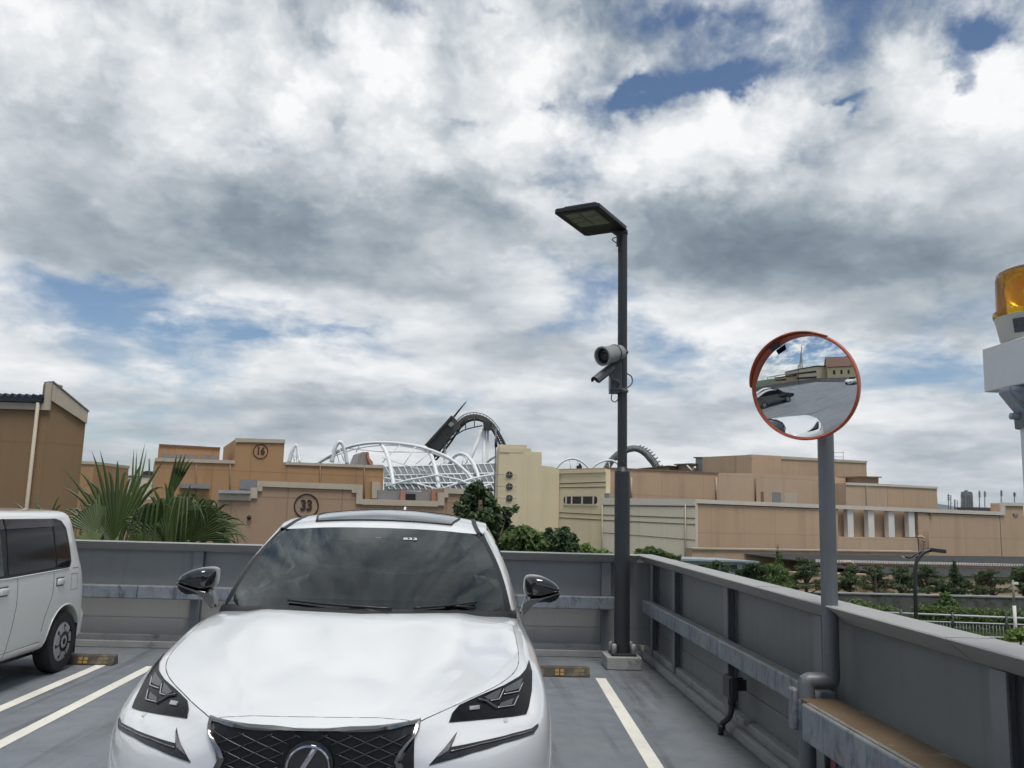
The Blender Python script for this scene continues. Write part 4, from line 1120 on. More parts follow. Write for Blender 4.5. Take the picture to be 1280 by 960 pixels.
def vhit(px, py):
    h = VBVH.ray_cast(EYEP, ray(px, py).normalized())
    return h[0] if h[0] is not None else None
def vside(y, z):
    h = VBVH.ray_cast(Vector((0, y, z)), Vector((-1,0,0)))
    return (h[0], h[1]) if h[0] is not None else (Vector((VX+.7, y, z)), Vector((1,0,0)))
def yz(pts, x=VX+.72):
    out = []
    for p in pts:
        h = vhit(*p)
        if h is None: h = atx(*p, x)
        out.append((h.y, h.z))
    return out
def vdecal(poly, off=.004, thick=.01, maxe=.08, mirror=False):
    bm = bmesh.new(); bm.faces.new([bm.verts.new((0, y, z)) for y, z in poly]); bmesh.ops.triangulate(bm, faces=bm.faces)
    for _ in range(5):
        es = [e for e in bm.edges if e.calc_length() > maxe]
        if not es: break
        bmesh.ops.subdivide_edges(bm, edges=es, cuts=1); bmesh.ops.triangulate(bm, faces=[f for f in bm.faces if len(f.verts) > 3])
    for v in bm.verts:
        p, nn = vside(v.co.y, v.co.z); v.co = p + Vector((off,0,0))
    be = [e for e in bm.edges if len(e.link_faces) == 1]
    r = bmesh.ops.extrude_edge_only(bm, edges=be)
    for v in r['geom']:
        if isinstance(v, bmesh.types.BMVert): v.co.x -= thick
    if mirror:
        for v in bm.verts: v.co.x = 2*VX - v.co.x
    return bm
def vstrip(pts, r, off=.0, seg=6, n=5):
    P = []
    for a, c in zip(pts, pts[1:]):
        for k in range(seg): t = k/seg; P.append((a[0]+(c[0]-a[0])*t, a[1]+(c[1]-a[1])*t))
    P.append(pts[-1]); m_ = MB(); m_.tube([vside(y, z)[0]+Vector((off,0,0)) for y, z in P], r, n); return m_
M_vg = mat('van_privacy_glass', (.008,.0095,.011), .06, spec=.14, coat=.0, var=.2, scale=3)
M_vgc = mat('van_front_glass', (.030,.042,.040), .06, spec=.3, var=.4, scale=5)
M_visor = mat('smoked_visor', (.030,.022,.024), .2, spec=.35, var=.3, scale=4)
M_seam = mat('door_seam', (.10,.10,.095), .8)
# glasshouse: dark band behind, panes proud of it
band = [(6.85,.985),(7.0,1.40),(7.10,1.452),(8.55,1.452),(8.66,1.43),(8.74,1.36),(8.80,1.15),(8.81,1.04),(8.77,.99),(8.70,.978),(7.60,.965)]
for mir in (False, True):
    wb = put('window_band', vdecal(band, .004, .012, .1, mir), M_trim, van, smooth=True, auto=40)
    for nm, pl, m_ in (('front_window', [(6.95,1.0),(7.08,1.40),(7.52,1.42),(7.555,.985)], M_vgc),
                       ('rear_window', [(7.63,.99),(7.63,1.425),(8.40,1.428),(8.435,1.40),(8.47,.998)], M_vg),
                       ('quarter_window', [(8.50,1.0),(8.475,1.42),(8.63,1.415),(8.70,1.35),(8.775,1.10),(8.765,1.02),(8.72,.995)], M_vg)):
        put(nm, vdecal(pl, .0075, .004, .1, mir), m_, wb, smooth=True, auto=40)
    for pl in ([(7.02,1.41),(7.1,1.45),(7.56,1.458),(7.57,1.375),(7.08,1.35)], [(7.59,1.373),(7.585,1.458),(8.43,1.452),(8.455,1.39),(8.40,1.38)]):
        put('rain_visor', vdecal(pl, .026, .02, .1, mir), M_visor, wb, smooth=True, auto=40)
vstrip([(6.9,.975),(7.6,.958),(8.75,.975)], .006, .004).put('belt_moulding', M_vwhite, van, smooth=True)
for pts in ([(7.78,.955),(7.78,.72),(7.74,.55),(7.70,.42),(7.69,.30)], [(6.92,.96),(6.90,.7),(6.95,.32)], [(8.44,.955),(8.42,.75),(8.30,.55),(8.27,.44)], [(6.8,.335),(7.5,.335),(8.28,.345)], [(8.83,.97),(8.97,.97)]):
    vstrip(pts, .0038, -.001).put('door_seam', M_seam, van)
for yc, zc in ((8.57,.865),(7.56,.862)):
    p, nn = vside(yc, zc); b = MB(); b.box((p.x-.01,yc-.075,zc-.032),(p.x+.022,yc+.055,zc+.026),bev=.010); h = b.put('door_handle', M_vwhite, van, smooth=True, auto=40)
    b = MB(); b.box((p.x-.004,yc-.085,zc-.045),(p.x+.004,yc+.06,zc+.038)); b.put('handle_recess', M_seam, h)
vstrip([(8.79,.915),(8.93,.915),(8.93,.765),(8.79,.765),(8.79,.915)], .003, -.001).put('fuel_flap', M_seam, van)
# wheel arch lips, mud flap, rear lamp and bumper
for yc in (8.73, 6.35):
    b = MB(); P = []
    for k in range(25):
        a = R(-8+196*k/24); y, z = yc+.345*math.cos(a), .29+.345*math.sin(a)
        P.append(vside(y, z)[0]+Vector((-.002,0,0)))
    b.tube(P, .009, 6); b.put('wheel_arch', M_vwhite, van, smooth=True)
b = MB(); b.box((VX+.56,9.02,.13),(VX+.725,9.035,.42),bev=.004); b.put('mud_flap', M_rubber, van)
for s in (1, -1):
    b = MB(); b.box((VX+s*.64-.03,9.03,.66),(VX+s*.64+.03,9.12,.98),bev=.012); b.put('tail_light', mat('van_red%d'%s, (.13,.012,.014), .25, coat=.8), van)
b = MB(); b.extrude([(VX-.70,9.06,.27),(VX-.70,9.17,.30),(VX-.70,9.20,.50),(VX-.70,9.12,.58),(VX-.70,9.05,.56)], (1.415,0,0), bev=.03); b.put('rear_bumper', M_vwhite, van, smooth=True, auto=40)
b = MB(); b.box((VX-.55,6.0,.19),(VX+.55,9.0,.25)); b.put('underbody', M_trim, van)
M_hub = mat('hubcap_silver', (.62,.63,.64), .38, metal=.2, var=.1)
for s in (1, -1):
    for y in (8.73, 6.35):
        r = .285; Mw = Matrix.Translation((VX+s*.655, y, r)) @ Matrix.Rotation(R(90)*s,4,'Y') @ Matrix.Rotation(R(18),4,'Z'); w = .155
        b = MB(); b.lathe([(.18,-w/2),(r-.02,-w/2),(r,-w/2+.03),(r,w/2-.03),(r-.018,w/2),(.19,w/2+.002),(.182,w/2-.012)], 40, Mw); wh = b.put('wheel', M_rubber, van, smooth=True, auto=40)
        # hubcap with wedge shaped openings
        b = MB(); rows = []
        Rr_ = [.0,.03,.06,.095,.14,.160,.183]
        H_ = [.014,.014,.012,.012,.008,.004,-.008]
        N = 56
        Vv = [[b.b.verts.new(Mw @ Vector((rr*math.cos(2*math.pi*k/N), rr*math.sin(2*math.pi*k/N), w/2+hh))) for k in range(N)] for rr, hh in zip(Rr_[1:], H_[1:])]
        for i in range(len(Vv)-1):
            for k in range(N):
                ph = (k % 8)
                if i == 2 and ph in (1,): continue
                if i == 3 and ph in (0,1): continue
                b.b.faces.new((Vv[i][k], Vv[i][(k+1)%N], Vv[i+1][(k+1)%N], Vv[i+1][k]))
        b.b.faces.new(Vv[0])
        r_ = bmesh.ops.solidify(b.b, geom=b.b.faces[:], thickness=.008)
        b.put('hubcap', M_hub, wh, smooth=True, auto=30)
        b = MB(); b.lathe([(0,w/2-.03),(.181,w/2-.03)], 32, Mw); b.put('wheel_disc', M_black, wh)
def vfront(x, z):
    h = VBVH.ray_cast(Vector((x, 0, z)), Vector((0,1,0)))
    return (h[0], h[1]) if h[0] is not None else (Vector((x, 6.0, z)), Vector((0,-1,0)))
def vface(name, poly, m, off=.006, parent=van):
    bm = bmesh.new(); bm.faces.new([bm.verts.new((x, 0, z)) for x, z in poly]); bmesh.ops.triangulate(bm, faces=bm.faces)
    for _ in range(4):
        es = [e for e in bm.edges if e.calc_length() > .09]
        if not es: break
        bmesh.ops.subdivide_edges(bm, edges=es, cuts=1); bmesh.ops.triangulate(bm, faces=[f for f in bm.faces if len(f.verts) > 3])
    for v in bm.verts:
        p, nn = vfront(v.co.x, v.co.z); v.co = p + (nn if nn.y < 0 else -nn)*off
    r = bmesh.ops.extrude_edge_only(bm, edges=[e for e in bm.edges if len(e.link_faces) == 1])
    for v in r['geom']:
        if isinstance(v, bmesh.types.BMVert): v.co.y += .015
    return put(name, bm, m, parent, smooth=True, auto=40)
vface('windshield', [(VX-.60,1.04),(VX+.60,1.04),(VX+.53,1.47),(VX-.53,1.47)], M_vg)
for s in (1, -1): vface('headlight', [(VX+s*.38,.66),(VX+s*.62,.68),(VX+s*.63,.82),(VX+s*.40,.80)], M_smoke)
vface('grille', [(VX-.33,.66),(VX+.33,.66),(VX+.33,.75),(VX-.33,.75)], M_trim)
vface('number_plate', [(VX-.16,.42),(VX+.16,.42),(VX+.16,.58),(VX-.16,.58)], mat('van_plate', (.62,.60,.20), .5))
# ------------------------------------------------------------------ vegetation
M_palm = leafmat('palm_leaf', (.022,.045,.011), (.082,.118,.030), .25, .45)
M_palm2 = leafmat('palm_leaf_light', (0.078,0.116,0.043), (0.186,0.232,0.101), .3, .5)
M_bark = mat('bark', (.10,.075,.05), .9, var=.35, scale=8, bump=.8, bscale=30)
M_leafd = leafmat('leaf_dark', (0.021,0.044,0.016), (0.069,0.117,0.036), .3)
M_leafm = leafmat('leaf_mid', (0.044,0.085,0.025), (0.142,0.212,0.056), .35)
M_leafl = leafmat('leaf_light', (0.091,0.151,0.036), (0.222,0.312,0.081), .4)
M_pine = leafmat('pine_needles', (0.040,0.069,0.029), (0.121,0.161,0.069), .25, .6)
M_dry = leafmat('dry_leaf', (0.101,0.070,0.040), (0.282,0.202,0.101), .3)
def fan_leaf(mb, hub, d, n, Rr, spread=(-80,80), nseg=34, fused=.5, droop=.0, tipdroop=.25, rnd=None, fold=.0):
    """palmate leaf: pleated wedge joined to about half way, then free tapering segments"""
    rnd = rnd or random
    d = Vector(d).normalized(); n = Vector(n); n = (n - d*n.dot(d)).normalized(); s = d.cross(n)
    a0, a1 = R(spread[0]), R(spread[1]); da = (a1-a0)/nseg
    for i in range(nseg):
        th = a0+(i+.5)*da
        e = d*math.cos(th)+s*math.sin(th); w = n.cross(e)
        L = Rr*(1-.18*abs(th)/1.6)*rnd.uniform(.90,1.06)
        td = tipdroop*rnd.uniform(.25,2.0) if rnd.random() < .8 else tipdroop*2.6
        tw = rnd.uniform(-.4,.4)
        prev = None
        for t in (.04,.25,fused,.62,.74,.84,.92,1.0):
            hw = L*t*math.tan(da/2)*1.02 if t <= fused else L*fused*math.tan(da/2)*1.02*max(.03,(1-((t-fused)/(1-fused))**1.5))
            c = hub + e*(L*t) + n*(fold*Rr*abs(math.sin(th))*t) - Vector((0,0,1))*(droop*Rr*t*t)
            if t > fused:
                q = (t-fused)/(1-fused); c = c - Vector((0,0,1))*(td*Rr*q*q*.5) + n*(.02*Rr*q*tw) + w*(.06*tw*Rr*q*q)
            pl = n*(.33*hw)
            row = [mb.b.verts.new(c - w*hw - pl), mb.b.verts.new(c + pl), mb.b.verts.new(c + w*hw - pl)]
            if prev:
                mb.b.faces.new((prev[0],prev[1],row[1],row[0])); mb.b.faces.new((prev[1],prev[2],row[2],row[1]))
            prev = row
def palm(name_label, base, crown, leaves, trunk_r=.16, group='fan palms behind the back parapet'):
    t = thing('fan_palm', name_label, 'palm tree', base, group=group)
    b = MB(); B = Vector(base); Cc = Vector(crown)
    b.tube([B.lerp(Cc, k/6)+Vector((.03*math.sin(k*2.1),.03*math.cos(k*1.7),0)) for k in range(7)], [trunk_r*1.25]+[trunk_r]*5+[trunk_r*.8], 14); b.put('trunk', M_bark, t, smooth=True)
    for L in leaves:
        hub = Vector(L['hub']); rnd = random.Random(L.get('seed', 1))
        b = MB(); fan_leaf(b, hub, L['d'], L['n'], L['R'], L.get('spread',(-80,80)), L.get('nseg',34), L.get('fused',.5), L.get('droop',0), L.get('tip',.25), rnd, L.get('fold',0))
        o = b.put('frond', L.get('m', M_palm), t)
        s = MB(); mid = (hub+Cc)/2+Vector((0,0,.05)); s.tube(catmull([Cc, mid, hub],5), [.03]*5+[.028]*5+[.022], 6); s.put('leaf_stalk', M_palm2, o)
    return t
PY_ = 11.9
def PP(px, py, d=PY_): return aty(px, py, d)
vd = lambda x, z, y=0: (x, y, z)
c1 = PP(140, 706, 12.1)
palm('large fan palm by the brown building, its biggest leaf standing upright', (c1.x, c1.y, -4.5), c1, [
  dict(hub=PP(143,676,12.0), d=vd(-.06,1,.06), n=vd(.15,.1,-1), R=1.36, spread=(-40,34), nseg=16, fused=.47, tip=.30, seed=3),
  dict(hub=PP(165,640,12.3), d=vd(-.005,1,.1), n=vd(.3,.1,-1), R=1.0, spread=(-8,9), nseg=4, fused=.45, tip=.05, seed=4, m=M_palm2),
  dict(hub=PP(122,668,11.8), d=vd(-.55,.95,.0), n=vd(-.2,.4,-1), R=.80, spread=(-45,40), nseg=16, tip=1.7, seed=5, m=M_palm2),
  dict(hub=PP(118,688,11.6), d=vd(-.75,.45,-.1), n=vd(-.1,.8,-.8), R=.60, spread=(-70,75), nseg=22, tip=2.2, seed=6, m=M_palm2),
  dict(hub=PP(150,688,11.5), d=vd(.1,.6,-.5), n=vd(0,.8,-.7), R=.50, spread=(-85,80), nseg=22, tip=2.4, seed=7, m=M_palm2),
  dict(hub=PP(170,680,11.8), d=vd(.5,.8,.0), n=vd(.1,.5,-1), R=.66, spread=(-70,70), nseg=20, tip=1.8, seed=8),
  dict(hub=PP(140,680,12.6), d=vd(-.5,.9,.2), n=vd(-.3,.3,-1), R=.8, spread=(-50,60), nseg=18, tip=1.0, seed=9),
  dict(hub=PP(110,660,12.5), d=vd(-.8,.8,.2), n=vd(-.3,.3,-1), R=.62, spread=(-30,30), nseg=9, tip=1.2, seed=10, m=M_dry)])
c2 = PP(216, 712, 11.8)
palm('fan palm with drooping leaf tips beside the white SUV roof', (c2.x, c2.y, -4.5), c2, [
  dict(hub=PP(214,690,11.6), d=vd(.14,1,-.05), n=vd(0,.12,-1), R=1.12, spread=(-70,58), nseg=27, fused=.60, tip=.60, seed=13),
  dict(hub=PP(203,640,12.3), d=vd(.30,1,.05), n=vd(.3,.0,-1), R=.93, spread=(-9,9), nseg=5, fused=.72, tip=.05, seed=14, m=M_palm),
  dict(hub=PP(236,676,11.5), d=vd(.50,.9,-.1), n=vd(.15,.25,-1), R=.86, spread=(-30,60), nseg=18, tip=.7, seed=15),
  dict(hub=PP(246,668,12.0), d=vd(.55,.9,.1), n=vd(.1,.35,-1), R=.85, spread=(-40,55), nseg=16, tip=1.0, seed=26),
  dict(hub=PP(262,672,11.6), d=vd(.95,.45,-.05), n=vd(.1,.6,-1), R=.62, spread=(-60,70), nseg=20, tip=2.2, seed=16, m=M_palm2),
  dict(hub=PP(196,655,11.4), d=vd(-.25,.9,-.4), n=vd(0,.6,-.9), R=.60, spread=(-60,50), nseg=13, tip=2.2, seed=17),
  dict(hub=PP(228,640,11.4), d=vd(.25,.95,-.4), n=vd(0,.6,-.9), R=.46, spread=(-55,60), nseg=11, tip=2.2, seed=20, m=M_palm2),
  dict(hub=PP(184,688,11.5), d=vd(-.6,.5,-.2), n=vd(0,.8,-.8), R=.55, spread=(-75,75), nseg=20, tip=2.0, seed=18),
  dict(hub=PP(225,664,12.4), d=vd(.1,1,.3), n=vd(0,.3,-1), R=.66, spread=(-70,70), nseg=20, tip=.8, seed=19)])
c3 = PP(48, 668, 12.6)
palm('small fan palm showing just above the roof of the white van', (c3.x, c3.y, -4.5), c3, [
  dict(hub=PP(44,656,12.5), d=vd(-.4,.95,.1), n=vd(-.1,.5,-1), R=.55, spread=(-50,60), nseg=9, fused=.35, tip=1.2, seed=21, m=M_palm2),
  dict(hub=PP(60,652,12.5), d=vd(.3,.9,.1), n=vd(.1,.5,-1), R=.46, spread=(-60,60), nseg=10, fused=.35, tip=1.4, seed=22),
  dict(hub=PP(50,660,12.2), d=vd(.0,.6,-.5), n=vd(.1,.8,-.7), R=.42, spread=(-75,75), nseg=16, tip=1.6, seed=23)])
def crown_bm(blobs, count, size, seed, squash=1.0, ratio=(.5,.9), hang=0):
    """leaf faces spread through blobs [(centre, radius xyz)], denser near each blob's skin"""
    rnd = random.Random(seed); bm = bmesh.new(); tot = sum(b[1][0]*b[1][1]*b[1][2] for b in blobs)
    for c, r in blobs:
        k = max(8, int(count*(r[0]*r[1]*r[2])/tot)) if len(blobs) < 60 else count//len(blobs)
        for _ in range(k):
            v = Vector((rnd.gauss(0,1), rnd.gauss(0,1), rnd.gauss(0,1))).normalized()
            q = rnd.random()**.42
            lump = .82+.34*noise.noise(Vector(c)*.7+v*1.9)
            p = Vector((c[0]+v.x*r[0]*q*lump, c[1]+v.y*r[1]*q*lump, c[2]+v.z*r[2]*q*lump))
            n = (v*.7+Vector((rnd.uniform(-1,1),rnd.uniform(-1,1),rnd.uniform(-.2,1.2)))).normalized()
            x = n.orthogonal().normalized(); x = Quaternion(n, rnd.uniform(0,6.28)) @ x; y = n.cross(x)
            s = size*rnd.uniform(.6,1.35); w = s*rnd.uniform(*ratio)
            vs = [bm.verts.new(p-x*s*.5), bm.verts.new(p+y*w*.5+n*s*.08), bm.verts.new(p+x*s*.5-Vector((0,0,hang*s))), bm.verts.new(p-y*w*.5+n*s*.08)]
            bm.faces.new(vs)
    return bm
def limbs(mb, base, top, r, blobs, seed):
    rnd = random.Random(seed); B = Vector(base); T = Vector(top)
    P = [B.lerp(T, k/5)+Vector((rnd.uniform(-.5,.5)*r, rnd.uniform(-.5,.5)*r, 0)) for k in range(6)]
    mb.tube(P, [r*(1.3-.11*k*1.6) for k in range(6)], 8)
    for c, rr in blobs[:14]:
        c = Vector(c); a = P[rnd.choice((2,3,4))]; m_ = a.lerp(c, .5)+Vector((0,0,.1*rr[2]))
        mb.tube([a, m_, c], [r*.5, r*.34, r*.12], 5)
def tree(label, base, top, r, blobs, count, size, m, seed, name='tree', cat='tree', group=None, ratio=(.5,.9), hang=0):
    t = thing(name, label, cat, base, group=group)
    b = MB(); limbs(b, base, top, r, blobs, seed); b.put('trunk', M_bark, t, smooth=True)
    put('crown', crown_bm(blobs, count, size, seed, ratio=ratio, hang=hang), m, t)
    return t
def pblobs(pts, d, seed, dr=.9):
    """blobs from photo positions (px, py, radius px) at about depth d"""
    rnd = random.Random(seed); out = []
    for (x, y, r, *rest) in pts:
        dd = d + rnd.uniform(-1,1)*dr; c = aty(x, y, dd); s = r/FPX*dd; ry = (rest[0]/FPX*dd) if rest else s
        out.append((tuple(c), (s, s*1.0, ry)))
    return out
D = 30.0
bl = pblobs([(597,610,12),(590,622,16),(605,622,15),(597,640,22),(580,637,16),(614,640,17),(606,655,24),(586,655,20),(626,655,16),(634,640,9),(622,672,22),(602,680,24),(636,680,18),(640,665,10),(584,676,20),(612,628,10),(572,633,7),(644,636,6)], D, 5, .8)
g_ = aty(604, 690, D)
tree('round leafy tree just behind the parapet at the right of the SUV roof', (g_.x, D, -4.5), aty(600,625,D), .16, bl, 9000, .20, M_leafd, 51, ratio=(.45,.75))
D = 21.0
for (lab, pts, m, sd, cnt, sz) in (
  ('dark bushy shrub rising right beside the leafy tree', [(640,676,16),(655,668,14),(648,688,18),(668,674,14),(672,690,20),(660,664,7)], M_leafm, 61, 3200, .15),
  ('reddish-topped dark shrub in the middle of the bushes against the cream wall', [(690,676,16),(702,670,13),(712,676,12),(700,690,18),(716,688,12),(686,664,6),(708,662,5)], M_leafd, 62, 2600, .15),
  ('light green feathery shrub in front of the cream wall', [(692,690,14,12),(704,686,13,12),(722,690,16,10),(740,692,14,8),(733,684,7)], M_leafl, 63, 3000, .12),
  ('low light green shrub next to the lamp post', [(748,694,8,6),(755,692,7,7),(764,696,8,6)], M_leafl, 64, 900, .11)):
    bl = pblobs(pts, D, sd, .5); cx = sum(b_[0][0] for b_ in bl)/len(bl)
    tree(lab, (cx, D, -4.5), (cx, D, bl[0][0][2]-.2), .09, bl, cnt, sz, m, sd, name='shrub', cat='shrub', group='shrubs against the cream building', ratio=(.35,.7))
D = 26.0
bl = pblobs([(800,692,8,6),(812,689,9,6),(824,692,9,6),(836,696,8,5),(846,698,6,4)], D, 66, .5)
tree('sparse dark shrub just right of the lamp post above the parapet corner', (bl[2][0][0], D, -4.5), (bl[2][0][0], D, bl[2][0][2]-.2), .08, bl, 700, .18, M_leafm, 66, name='shrub', cat='shrub', group='shrubs against the cream building')
# ---- right hand side: pines, shrubs, hedge along the low wall
def pine(label, px, ytop, ybase, d, wpx, seed, shape='pad', m=None, zb=-4.45, cnt=1500, sz=.28):
    rnd = random.Random(seed); T = aty(px, ytop, d); B = Vector((T.x, T.y, zb)); H = T.z-aty(px, ybase, d).z; w = wpx/FPX*d*1.22; cnt = int(cnt*1.7); sz *= .85
    bl = []
    zlow = aty(px, ybase, d).z
    n = 16
    for i in range(n):
        f = (i+.5)/n
        if shape == 'pad':
            a = rnd.uniform(0, 6.28); rr = w*.5*(1-f*.75)*rnd.uniform(.35,1)
            bl.append(((T.x+rr*math.cos(a), T.y+rr*math.sin(a), zlow+H*(.06+.90*f)), (w*.22*(1.15-f*.5), w*.22, H*.095)))
        elif shape == 'cone':
            a = rnd.uniform(0, 6.28); rr = w*.34*(1-f)*rnd.uniform(.2,1)
            bl.append(((T.x+rr*math.cos(a), T.y+rr*math.sin(a), zlow+H*(.06+.90*f)), (w*.30*(1.1-f), w*.30*(1.1-f), H*.11)))
        else:
            a = rnd.uniform(0, 6.28); rr = w*.36*rnd.uniform(.1,1)*math.sin(math.pi*(.15+.8*f))
            bl.append(((T.x+rr*math.cos(a), T.y+rr*math.sin(a), zlow+H*(.14+.76*f)), (w*.2, w*.2, H*.14)))
    return tree(label, tuple(B), (T.x, T.y, T.z-H*.12), w*.035+.03, bl, cnt, sz, m or M_pine, seed, name='pine_tree' if shape != 'round' else 'tree', cat='tree', group='small trees along the low wall on the right', ratio=(.16,.4))
pine('thin young tree with a bare shoot, tallest of the trees near the grey shed', 972, 682, 740, 46, 30, 71, 'cone', M_leafm, cnt=900)
pine('bushy green tree at the foot of the thin young tree', 967, 704, 742, 45, 62, 72, 'round', M_leafm, cnt=2200)
pine('small dark tree in front of the grey shed', 897, 702, 722, 43, 40, 73, 'pad', M_leafd, cnt=700)
pine('open dark tree at the right end of the grey shed', 940, 703, 735, 44, 42, 74, 'round', M_leafd, cnt=1100)
pine('flat-topped pine just left of the mirror pole', 1007, 697, 740, 54, 50, 75, 'pad', cnt=1700)
pine('pine just right of the mirror pole', 1062, 706, 742, 60, 44, 76, 'pad', cnt=1500)
pine('wide low pine midway between the mirror pole and the street lamp', 1094, 706, 742, 61, 44, 77, 'pad', cnt=1500)
pine('pine whose crown touches the street lamp pole on its left', 1126, 708, 742, 61, 46, 78, 'pad', cnt=1500)
pine('full pine just right of the street lamp', 1158, 706, 742, 62, 54, 79, 'pad', cnt=1700)
pine('dark cone-shaped conifer, darkest of the trees right of the street lamp', 1192, 700, 744, 60, 40, 80, 'cone', M_leafd, cnt=2200)
pine('layered pine between the dark conifer and the white post', 1238, 712, 744, 60, 52, 81, 'pad', cnt=1500)
pine('pine at the right edge of the photo behind the white post', 1278, 706, 744, 60, 44, 82, 'pad', cnt=1500)
a = aty(1182, 742, 53)
bl = pblobs([(1182,752,12,10),(1174,758,10,8),(1190,757,11,9),(1182,744,8,6)], 53, 83, .3)
tree('round yellowish shrub at the left end of the hedge', (a.x, 53, -4.5), (a.x, 53, a.z-.6), .07, bl, 1500, .17, M_leafm, 83, name='shrub', cat='shrub', ratio=(.4,.8))
a = aty(1085, 760, 50)
for i, (lab, x, y, r, m) in enumerate((('mossy shrub in front of the dark low wall, by the mirror pole', 1072, 757, 20, M_leafm), ('low green shrub in front of the low wall, left of the street lamp', 1108, 764, 16, M_leafm), ('bright green bush at the right edge below the white post', 1276, 792, 16, M_leafl))):
    d = (52, 51, 44)[i]; bl = pblobs([(x,y,r,r*.6),(x-r*.7,y+4,r*.7,r*.5),(x+r*.7,y+4,r*.7,r*.5)], d, 90+i, .3)
    tree(lab, (bl[0][0][0], d, -4.5), (bl[0][0][0], d, bl[0][0][2]-.3), .06, bl, 1100, .18, m, 90+i, name='shrub', cat='shrub', ratio=(.4,.8))
# clipped hedge
h0 = aty(1148, 757, 51.5); h1 = aty(1420, 762, 47)
bl = []
for k in range(40):
    f = k/39; x = h0.x+(h1.x-h0.x)*f; y = h0.y+(h1.y-h0.y)*f
    bl.append(((x, y, -3.75), (.75,.6,.72)))
t = thing('hedge', 'long clipped green hedge behind the white railing', 'hedge', (h0.x, h0.y, -4.5))
put('foliage', crown_bm(bl, 16000, .15, 95, ratio=(.4,.8)), M_leafm, t)
# ------------------------------------------------------------------ buildings beyond the deck
W_brown = wallmat('stucco_brown', (.275,.175,.092), 4.5, 5.0, .15)
W_or = wallmat('stucco_orange', (.43,.255,.125), 3.2, 3.6, .4)
W_tan33 = wallmat('stucco_tan_rose', (.40,.27,.175), 2.9, 2.6, .4)
W_cream = wallmat('stucco_cream', (.74,.625,.41), 5.5, 50, .12, stain=.15)
W_cream2 = wallmat('stucco_cream_grey', (.66,.59,.465), 3.4, 50, .15, stain=.2)
W_tan = wallmat('stucco_tan', (.50,.352,.232), 3.3, 3.2, .25, stain=.24)
W_tan2 = wallmat('stucco_tan_pale', (.52,.38,.262), 4.2, 3.0, .22, stain=.25)
M_band = mat('cream_band', (.50,.43,.33), .8, var=.08, scale=.8, streak=.25)
M_bandw = mat('pale_band', (.60,.55,.48), .8, var=.07, scale=.8, streak=.25)
M_pil = mat('white_pillar', (.70,.69,.63), .75, var=.05, scale=.8, streak=.2)
M_groove = mat('groove_brown', (.17,.125,.08), .9)
M_ink = mat('dark_maroon', (.045,.022,.026), .7)
M_grey = mat('grey_cladding', (.235,.24,.243), .6, var=.12, scale=1.5)
M_wglass = mat('window_dark', (.035,.042,.045), .12, spec=.6, var=.4, scale=2)
M_pipe = mat('pale_pipe', (.45,.38,.29), .6)
M_pipeb = mat('brown_pipe', (.22,.14,.09), .6)
M_rust = mat('pink_terracotta', (.42,.20,.14), .8, var=.15)
M_roofbr = mat('roof_unit_brown', (.24,.175,.13), .85, var=.15, scale=.8)
M_whsteel = mat('white_steel', (.74,.76,.77), .45, var=.04)
M_roofg = mat('roof_grey', (.052,.054,.055), .95, spec=.15, var=.2, scale=.5)
ZG = -4.5
# --- dark brown building at far left
fa = Fac((-120,500), 22.0, (64.5,500), 22.0); fb = Fac((64.5,478), 22.0, (108.5,515), 22.8)
t = fa.root('brown_building', 'dark brown building at far left with navy corrugated roof edge and sloping parapet', 'building', ZG)
b = MB(); fa.steps([(-120,499),(56,501),(56,478.5),(64.5,478)], ZG, 0, -.6, b); 
pB = [fb.px(64.7,478), fb.px(108.5,515)]
b.put('wall', W_brown, t)
b = MB(); poly = [(pB[0][0]+.005,ZG),(pB[1][0],ZG),(pB[1][0],pB[1][1]),(pB[0][0]+.005,pB[0][1]-.02)]; b.extrude([fb.pt(p,-.003) for p in poly], -fb.n*.4); b.put('side_wall', W_brown, t)
b = MB(); zt = fa.px(30,500.5)[1]; z0 = fa.px(0,511)[1]; s1 = fa.px(50,505)[0]; sA = fa.px(64.3,505)[0]; s5 = fa.px(56.2,505)[0]; zp = fa.px(60,478.6)[1]
b.extrude([fa.pt((0,z0),.004),fa.pt((sA-.003,z0),.004),fa.pt((sA-.003,zp),.004),fa.pt((s5,zp),.004),fa.pt((s5,zt-.06),.004),fa.pt((0,zt-.06),.004)], fa.n*.07); b.put('cream_trim', M_band, t)
b = MB(); th = .34; b.extrude([fb.pt((pB[0][0]+.01,pB[0][1]-.02),.004),fb.pt((pB[1][0],pB[1][1]),.004),fb.pt((pB[1][0],pB[1][1]-th*.9),.004),fb.pt((pB[0][0]+.01,pB[0][1]-th*1.35),.004)], fb.n*.06); b.put('sloping_trim', M_band, t)
b = MB(); b.extrude([fb.pt((pB[0][0],pB[0][1]+.002),.085),fb.pt((pB[1][0]+.02,pB[1][1]+.002),.085),fb.pt((pB[1][0]+.02,pB[1][1]+.035),.085),fb.pt((pB[0][0],pB[0][1]+.035),.085)], -fb.n*.46); b.put('coping', M_grey, t)
M_navy = mat('navy_roof', (.016,.022,.038), .5, var=.2)
b = MB(); zr = fa.px(30,499.5)[1]
b.extrude([fa.pt((0,zr-.07),.16),fa.pt((s5-.02,zr-.07),.16),fa.pt((s5-.02,zr+.05),.16),fa.pt((0,zr+.05),.16)], -fa.n*1.0)
s = .05
while s < s5-.1:
    a = [fa.pt((s,zr+.052),.165),fa.pt((s+.05,zr+.13),.165),fa.pt((s+.09,zr+.13),.165),fa.pt((s+.135,zr+.052),.165)]
    b.extrude(a, -fa.n*1.0); s += .172
b.put('corrugated_roof', M_navy, t)
